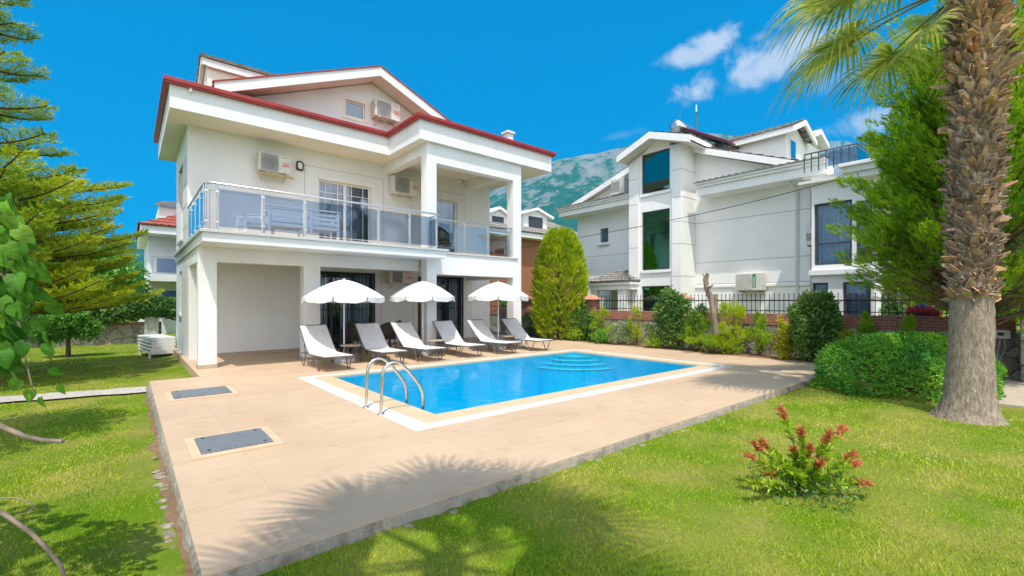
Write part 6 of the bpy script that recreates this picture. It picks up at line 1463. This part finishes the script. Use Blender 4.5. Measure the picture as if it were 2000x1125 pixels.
FR2 = [(dr(math.cos(a), math.sin(a), e), .62, .98, .45) for e, k0 in ((.0, .2), (.75, .5)) for a in [k0 + k * 2 * PI / 7 for k in range(7)]] + [(dr(.1, .2, 1.3), .9, .9, .6), (dr(-.2, -.1, 1.3), .9, .9, .6)]
palm('fan palm standing behind the camera, seen only by its shadow on the deck edge', (-.80, -.75, -.09), (.62, .90), 6.1, [(0, .28), (.5, .18), (6.1, .13)], None, FR2)

# --- red-tipped young shrub on the lawn
def photinia():
    b = G(1572, 965, -.09); t = thing('red_tipped_shrub', 'young shrub with coppery red shoot tips standing alone on the front lawn', 'shrub', b.to_tuple())
    tips = [(1525, 800), (1565, 840), (1618, 850), (1645, 838), (1475, 870), (1462, 890), (1490, 865), (1580, 875), (1675, 905), (1665, 890), (1693, 945), (1602, 905), (1550, 880), (1500, 925), (1640, 930), (1530, 905), (1610, 960), (1470, 945), (1555, 930), (1595, 930), (1515, 965), (1630, 975)]
    mb = MB(); GP, GD, RP, RD = [], [], [], []; r2 = random.Random(2)
    dep = b.x * FW[0] + b.y * FW[1]
    for i, (u, v) in enumerate(tips):
        tip = PD(u, v, dep + r2.uniform(-.22, .22)); base = b + Vector((r2.uniform(-.03, .03), r2.uniform(-.03, .03), 0)); m_ = base.lerp(tip, .5) + Vector((0, 0, .04))
        mb.tube([base, m_, tip], [.007, .005, .003], 5)
        for s_ in np.linspace(.25, 1, 12 if i < 12 else 15):
            p = base.lerp(m_, s_ * 2) if s_ < .5 else m_.lerp(tip, s_ * 2 - 1)
            for k in range(8):
                dd = (tip - m_).normalized() * .7 + Vector((r2.gauss(0, .6), r2.gauss(0, .6), r2.gauss(.15, .4)))
                red = s_ > .84 and i < 14 and i not in (13,)
                (RP if red else GP).append(tuple(p)); (RD if red else GD).append(tuple(dd))
        if i < 14:
            for k in range(46):
                RP.append(tuple(tip - (tip - m_).normalized() * r2.uniform(-.01, .08))); RD.append(tuple((tip - m_).normalized() * .7 + Vector((r2.gauss(0, .7), r2.gauss(0, .7), r2.gauss(.1, .45)))))
    mb.build('stem', BARK, t)
    GP, GD, RP, RD = map(np.array, (GP, GD, RP, RD))
    leaves('leaves', LMAT['lime'], GP, GD, rdir(len(GP)) + np.array([0, 0, 1]), rng.uniform(.05, .09, len(GP)), .024, t, fold=.2)
    leaves('red_shoots', LMAT['red'], RP, RD, rdir(len(RP)) + np.array([0, 0, 1]), rng.uniform(.04, .075, len(RP)), .021, t, fold=.2)
    n = 500; a = rng.random(n) * 2 * PI; r_ = rng.random(n) ** .6 * .42; P = np.stack([b.x + r_ * np.cos(a), b.y + r_ * np.sin(a), -.08 + rng.random(n) * .16], -1)
    leaves('low_leaves', LMAT['dark'], P, rdir(n) + np.array([0, 0, .5]), rdir(n) + np.array([0, 0, 1]), .05, .016, t, fold=.2)
photinia()

# --- left side: araucaria, citrus, sapling, ivy, bright tree
def araucaria():
    bx, by = -2.75, 15.6; t = thing('norfolk_pine', 'tall tiered Norfolk pine with flat feathery branches at the left edge', 'pine tree', (bx, by, -.27))
    mb = MB(); mb.tube([(bx, by, -.4), (bx, by, 4), (bx, by, 9.6)], [.2, .15, .03], 10); r2 = random.Random(8); PP, DD, LL_ = [], [], []
    zlev = [1.38, 1.6, 1.9, 2.25, 2.6, 2.95, 3.35, 3.8, 4.3, 5.1, 5.95, 6.85, 7.75, 8.55, 9.2]
    for li, z in enumerate(zlev):
        f = max(0, z - 1.55) / 7.8; Lr = (2.95 * (1 - f) ** .5 if z < 4.4 else 2.15 * (1.15 - f)) + .3; nb = 12 if z < 4.4 else 7
        for k in range(nb):
            a = 2 * PI * (k + .37 * li) / nb + r2.uniform(-.12, .12); L_ = Lr * r2.uniform(.82, 1.05); o_ = Vector((math.cos(a), math.sin(a), 0)); sd_ = Vector((-math.sin(a), math.cos(a), 0))
            P = [Vector((bx, by, z)) + o_ * L_ * s_ + Vector((0, 0, L_ * (.02 * s_ - .16 * s_ * (1 - s_) * (1.2 - f) + .10 * s_ ** 3))) for s_ in [i / 8 for i in range(9)]]
            mb.tube(P, [.04 * (1 - i / 9.5) + .006 for i in range(9)], 5)
            nt_ = int(L_ * (22 if z < 4.4 else 18))
            for j in range(nt_):
                s_ = .18 + .82 * j / nt_; i0 = min(int(s_ * 8), 7); p = P[i0].lerp(P[i0 + 1], s_ * 8 - i0)
                for sgn in (-1, 1):
                    tl = (.80 * math.sin(min(1, (1.08 - s_) * 1.35) * PI / 2) + .08) * (.75 + .25 * L_ / 4) * r2.uniform(.8, 1.1)
                    d_ = (o_ * .62 + sd_ * sgn * .8 + Vector((0, 0, r2.uniform(.12, .42)))).normalized()
                    PP.append(tuple(p)); DD.append(tuple(d_)); LL_.append(tl)
    mb.build('trunk', BARK, t)
    P = np.array(PP); D = np.array(DD); L_ = np.array(LL_); nb = 15; n = len(P)
    s_ = rng.random((n, nb)); Pn = P[:, None] + D[:, None] * (s_ * L_[:, None])[..., None]; Dn = norm(np.repeat(D, nb, 0) * .75 + rng.normal(size=(n * nb, 3)) * .38 + np.array([0, 0, .35]))
    leaves('foliage', LMAT['arau'], Pn.reshape(-1, 3), Dn, rdir(n * nb), rng.uniform(.07, .14, n * nb), .026, t, tint=np.repeat(rng.random(n), nb) * .6 + rng.random(n * nb) * .4, blade=True)
araucaria()
def leafy_tree(name, label, base, blobs, kind, n, ln, tr=.07, group=None):
    t = thing(name, label, 'tree', base, group); B0_ = Vector(base); fork = B0_ + Vector((0, 0, max(.3, (min(b[2] for b in blobs) - base[2]) * .8)))
    mb = MB(); mb.tube([B0_ - Vector((0, 0, .1)), fork], [tr, tr * .75], 8)
    for b in blobs: m_ = fork.lerp(Vector(b[:3]), .5) + Vector((.03, -.02, .08)); mb.tube([fork, m_, b[:3]], [tr * .55, tr * .4, tr * .15], 6)
    mb.build('trunk', BARK, t); blob_leaves('crown', LMAT[kind], blobs, n, ln, ln * .5, t, shell=.25, clump=.15); return t
zc = float(zg(-1.5, 20))
leafy_tree('citrus_tree', 'small round citrus tree with a short trunk on the side lawn', (-1.5, 20.8, zc), [(-1.5, 20.8, .75, .62, .6, .42), (-1.95, 20.9, .55, .42, .4, .35), (-1.05, 20.7, .6, .42, .4, .36), (-1.4, 20.6, 1.02, .42, .4, .3), (-1.75, 20.5, .9, .35, .35, .3)], 'vine', 5200, .11, .07)
leafy_tree('sapling', 'thin young sapling on the side lawn in front of the citrus tree', (-1.5, 16.4, zc), [(-1.5, 16.4, .75, .26, .26, .16), (-1.65, 16.4, .6, .2, .2, .12), (-1.35, 16.4, .62, .18, .18, .12), (-1.55, 16.35, .9, .16, .16, .12)], 'vine', 420, .10, .012)
leafy_tree('broadleaf_tree', 'bright green leafy tree between the tiered pine and the distant white house', (-1.3, 27.5, -.3), [(-1.4, 27.5, 2.2, 1.3, 1.2, 1.1), (-.3, 27.4, 2.6, 1.0, 1, 1.0), (.1, 27.5, 1.9, .8, .8, .7), (-1.0, 27.5, 3.3, .9, .9, .7), (-2.6, 27.5, 2.6, 1.3, 1.2, 1.2)], 'vine', 9000, .20, .12)
leafy_tree('dark_tree', 'dark tree filling the gap behind the tiered pine at the far left', (-6.5, 27, -.3), [(-6.5, 27, 3, 2.2, 1.8, 1.8), (-4.5, 27, 2.2, 1.6, 1.5, 1.4), (-8.5, 27, 2.6, 1.8, 1.6, 1.5), (-6, 26.5, 4.6, 1.5, 1.4, 1.2)], 'dark', 12000, .24, .18)
t = thing('ivy', 'thick dark green ivy spilling over the rear stone wall', 'ivy', (0, 25.7, .3))
bl = [(x, 25.75 + .1 * math.sin(x * 5), 1.12 + .25 * (x + 1) / 3 + .12 * math.sin(x * 3), .55, .42, .52 + .08 * math.sin(x * 4)) for x in np.arange(-5.2, 1.7, .38)]
blob_leaves('foliage', LMAT['dark'], bl, 16000, .13, .085, t, shell=.5); stems('stem', BARK, (-1, 25.9, .2), [b[:3] for b in bl[::3]], .03, t)

# --- near broad-leaved tree at the left edge: crown off frame, one bough hanging in
HEART = [(0, 0), (.30, -.10), (.50, .12), (.46, .42), (.26, .72), (0, 1.0), (-.26, .72), (-.46, .42), (-.50, .12), (-.30, -.10)]
def heart_leaves(name, P, D, Nn, size, parent, mat, tint=None):
    P = np.asarray(P, float); n = len(P); D = norm(np.asarray(D, float)); Nn = np.asarray(Nn, float); X = norm(np.cross(D, Nn)); Nn = norm(np.cross(X, D)); size = np.broadcast_to(size, (n,))
    off = np.array(parent.location); V_ = []; F_ = []; T_ = []; tint = rng.random(n) if tint is None else tint
    for i in range(n):
        s0 = len(V_); curl = rng.uniform(-.15, .12)
        V_.append(P[i] + D[i] * size[i] * .38 - off)
        for (x, y) in HEART: V_.append(P[i] + (X[i] * x * .92 + D[i] * y + Nn[i] * (.22 * abs(x) - .28 * y * y + curl * y)) * size[i] - off)
        m_ = len(HEART)
        for k in range(m_): F_.append((s0, s0 + 1 + k, s0 + 1 + (k + 1) % m_))
        T_ += [tint[i]] * (m_ + 1)
    me = bpy.data.meshes.new(name); me.from_pydata([tuple(v) for v in V_], [], F_); me.polygons.foreach_set('use_smooth', [True] * len(F_))
    a = me.attributes.new('tint', 'FLOAT', 'POINT'); a.data.foreach_set('value', np.array(T_, np.float32)); me.materials.append(mat)
    o = bpy.data.objects.new(name, me); COL.objects.link(o); o.parent = parent; return o
def mulberry():
    b = (-2.0, 3.3, -.1); t = thing('mulberry_tree', 'near broad-leaved tree at the left edge with one heart-leaved bough hanging into view', 'tree', b)
    mb = MB(); mb.tube([(b[0], b[1], -.2), (-2.0, 3.3, .9), (-1.95, 3.3, 2.2)], [.11, .09, .06], 9)
    d0 = 2.15
    bough = [(-1.95, 3.3, 1.95), PD(-180, 400, d0), PD(-60, 470, d0), PD(10, 540, d0), PD(30, 600, d0), PD(40, 650, d0), PD(50, 700, d0), PD(60, 745, d0), PD(66, 770, d0)]
    mb.tube(bough, [.03, .022, .016, .01, .007, .005, .004, .003, .002], 6)
    for u, v in ((70, 600), (60, 560), (30, 470), (20, 520)): mb.tube([bough[3], PD((u + 10) / 2, (v + 540) / 2 - 8, d0), PD(u, v, d0 + .05)], [.006, .004, .002], 5)
    # foreground bare twig ends
    mb.tube([PD(-260, 800, 1.5), PD(-60, 815, 1.45), PD(0, 832, 1.4), PD(50, 853, 1.38), PD(85, 860, 1.37), PD(123, 862, 1.36)], [.016, .012, .0085, .0075, .007, .006], 7)
    mb.tube([(-1.95, 3.3, 1.2), PD(-260, 800, 1.5)], [.03, .016], 7)
    mb.build('trunk', BARKG, t)
    mb = MB(); mb.tube([(-1.7, 2.8, .3), PD(-200, 960, 1.3), PD(-40, 985, 1.25), PD(10, 1005, 1.22), PD(60, 1040, 1.2), PD(95, 1075, 1.2), PD(118, 1105, 1.2), PD(135, 1150, 1.2), PD(140, 1300, 1.2)], [.012, .008, .0065, .006, .0055, .005, .005, .004, .003], 7)
    mb.tube([PD(-40, 985, 1.25), PD(0, 973, 1.25), PD(30, 972, 1.26), PD(60, 982, 1.27), PD(66, 992, 1.27), PD(50, 1002, 1.27), PD(30, 1006, 1.28)], [.004, .0025, .002, .002, .0018, .0015, .001], 6)
    mb.build('pale_twig', GSTEM if False else BARKG, t)
    # hanging leaves (photo positions)
    LS = [(80, 790, 35, .3), (62, 778, 38, -.1), (25, 735, 48, -.6), (38, 760, 44, -.7), (100, 735, 40, .7), (118, 765, 36, .5), (95, 690, 50, .3), (90, 665, 44, .1), (55, 650, 50, -.4), (48, 690, 52, -.2), (78, 640, 48, .2), (72, 590, 62, .3),
          (45, 600, 66, -.2), (98, 612, 46, .8), (20, 560, 64, -.3), (70, 545, 62, .7), (40, 520, 66, .2), (15, 600, 60, -.4), (5, 640, 62, -.2), (30, 630, 50, 0), (8, 480, 62, .2), (34, 470, 58, .8), (5, 440, 56, .4), (10, 520, 60, -.2), (2, 700, 52, -.3), (30, 560, 60, .4), (55, 490, 40, .9), (18, 660, 56, 0), (3, 565, 60, 0), (12, 415, 40, .6)]
    P, D, Nn, Sz = [], [], [], []
    fwd = Vector((FW[0], FW[1], 0)); rt = Vector((RT[0], RT[1], 0)); r2 = random.Random(4)
    for (u, v, s_, tl) in LS + [(r2.uniform(-120, 60 * (1 - abs(v0 - 560) / 260)), v0 + r2.uniform(-10, 10), 58, r2.uniform(-.8, .8)) for v0 in [r2.uniform(410, 730) for _ in range(330)]]:
        dd = d0 + r2.uniform(-.12, .25); p = PD(u, v - s_ * .4, dd); P.append(tuple(p)); D.append(tuple(rt * tl + Vector((0, 0, -1)) + fwd * r2.uniform(-.4, .5))); Nn.append(tuple(-fwd + rt * r2.uniform(-.7, .7) + Vector((0, 0, r2.uniform(-.2, .9))))); Sz.append(s_ / FP * dd)
    heart_leaves('hanging_leaves', P, D, Nn, np.array(Sz) * .62, t, NEARLEAF)
    n = 2600; B = np.array([(-1.75, 3.35, 2.25, .95, 1.0, .75), (-1.9, 3.9, 2.0, .9, .9, .7), (-1.9, 2.7, 2.3, .8, .8, .7), (-2.4, 3.3, 2.9, .9, .9, .6)]); k = rng.integers(0, len(B), n); d_ = rdir(n)
    Pn = B[k, :3] + d_ * B[k, 3:] * rng.uniform(.3, 1, (n, 1)); heart_leaves('crown', Pn, norm(d_ + rng.normal(size=(n, 3)) * .7 + np.array([0, 0, -.6])), d_ + np.array([0, 0, 1.0]), rng.uniform(.09, .14, n), t, LMAT['vine'])
mulberry()
leafy_tree('shade_tree', 'round leafy tree just outside the left edge, seen by its shadow across the path', (-2.9, 7.3, -.15), [(-2.5, 7.5, 3.9, 1.35, 1.4, .9), (-3.6, 7.2, 3.8, 1.2, 1.2, .9), (-2.0, 7.9, 3.7, .85, 1.0, .6), (-4.4, 7.0, 3.7, 1.0, 1.0, .8), (-3.0, 6.6, 4.2, 1.1, 1.0, .7)], 'dark', 9000, .16, .13)

# ---------------------------------------------------------------- haze
m, t, o = new_mat('air'); n = t.nodes; l = t.links
v = n.new('ShaderNodeVolumePrincipled'); v.inputs['Color'].default_value = (.02, .48, .90, 1); v.inputs['Density'].default_value = .00023; v.inputs['Anisotropy'].default_value = .0
l.new(v.outputs[0], o.inputs['Volume'])
mb = MB(); mb.box(-3900, -900, -2, 3900, 3900, 760); h_ = mb.build('haze', m); tag(h_, kind='stuff')
h_['label'] = 'thin blue air between the garden and the mountains'; h_['category'] = 'haze'
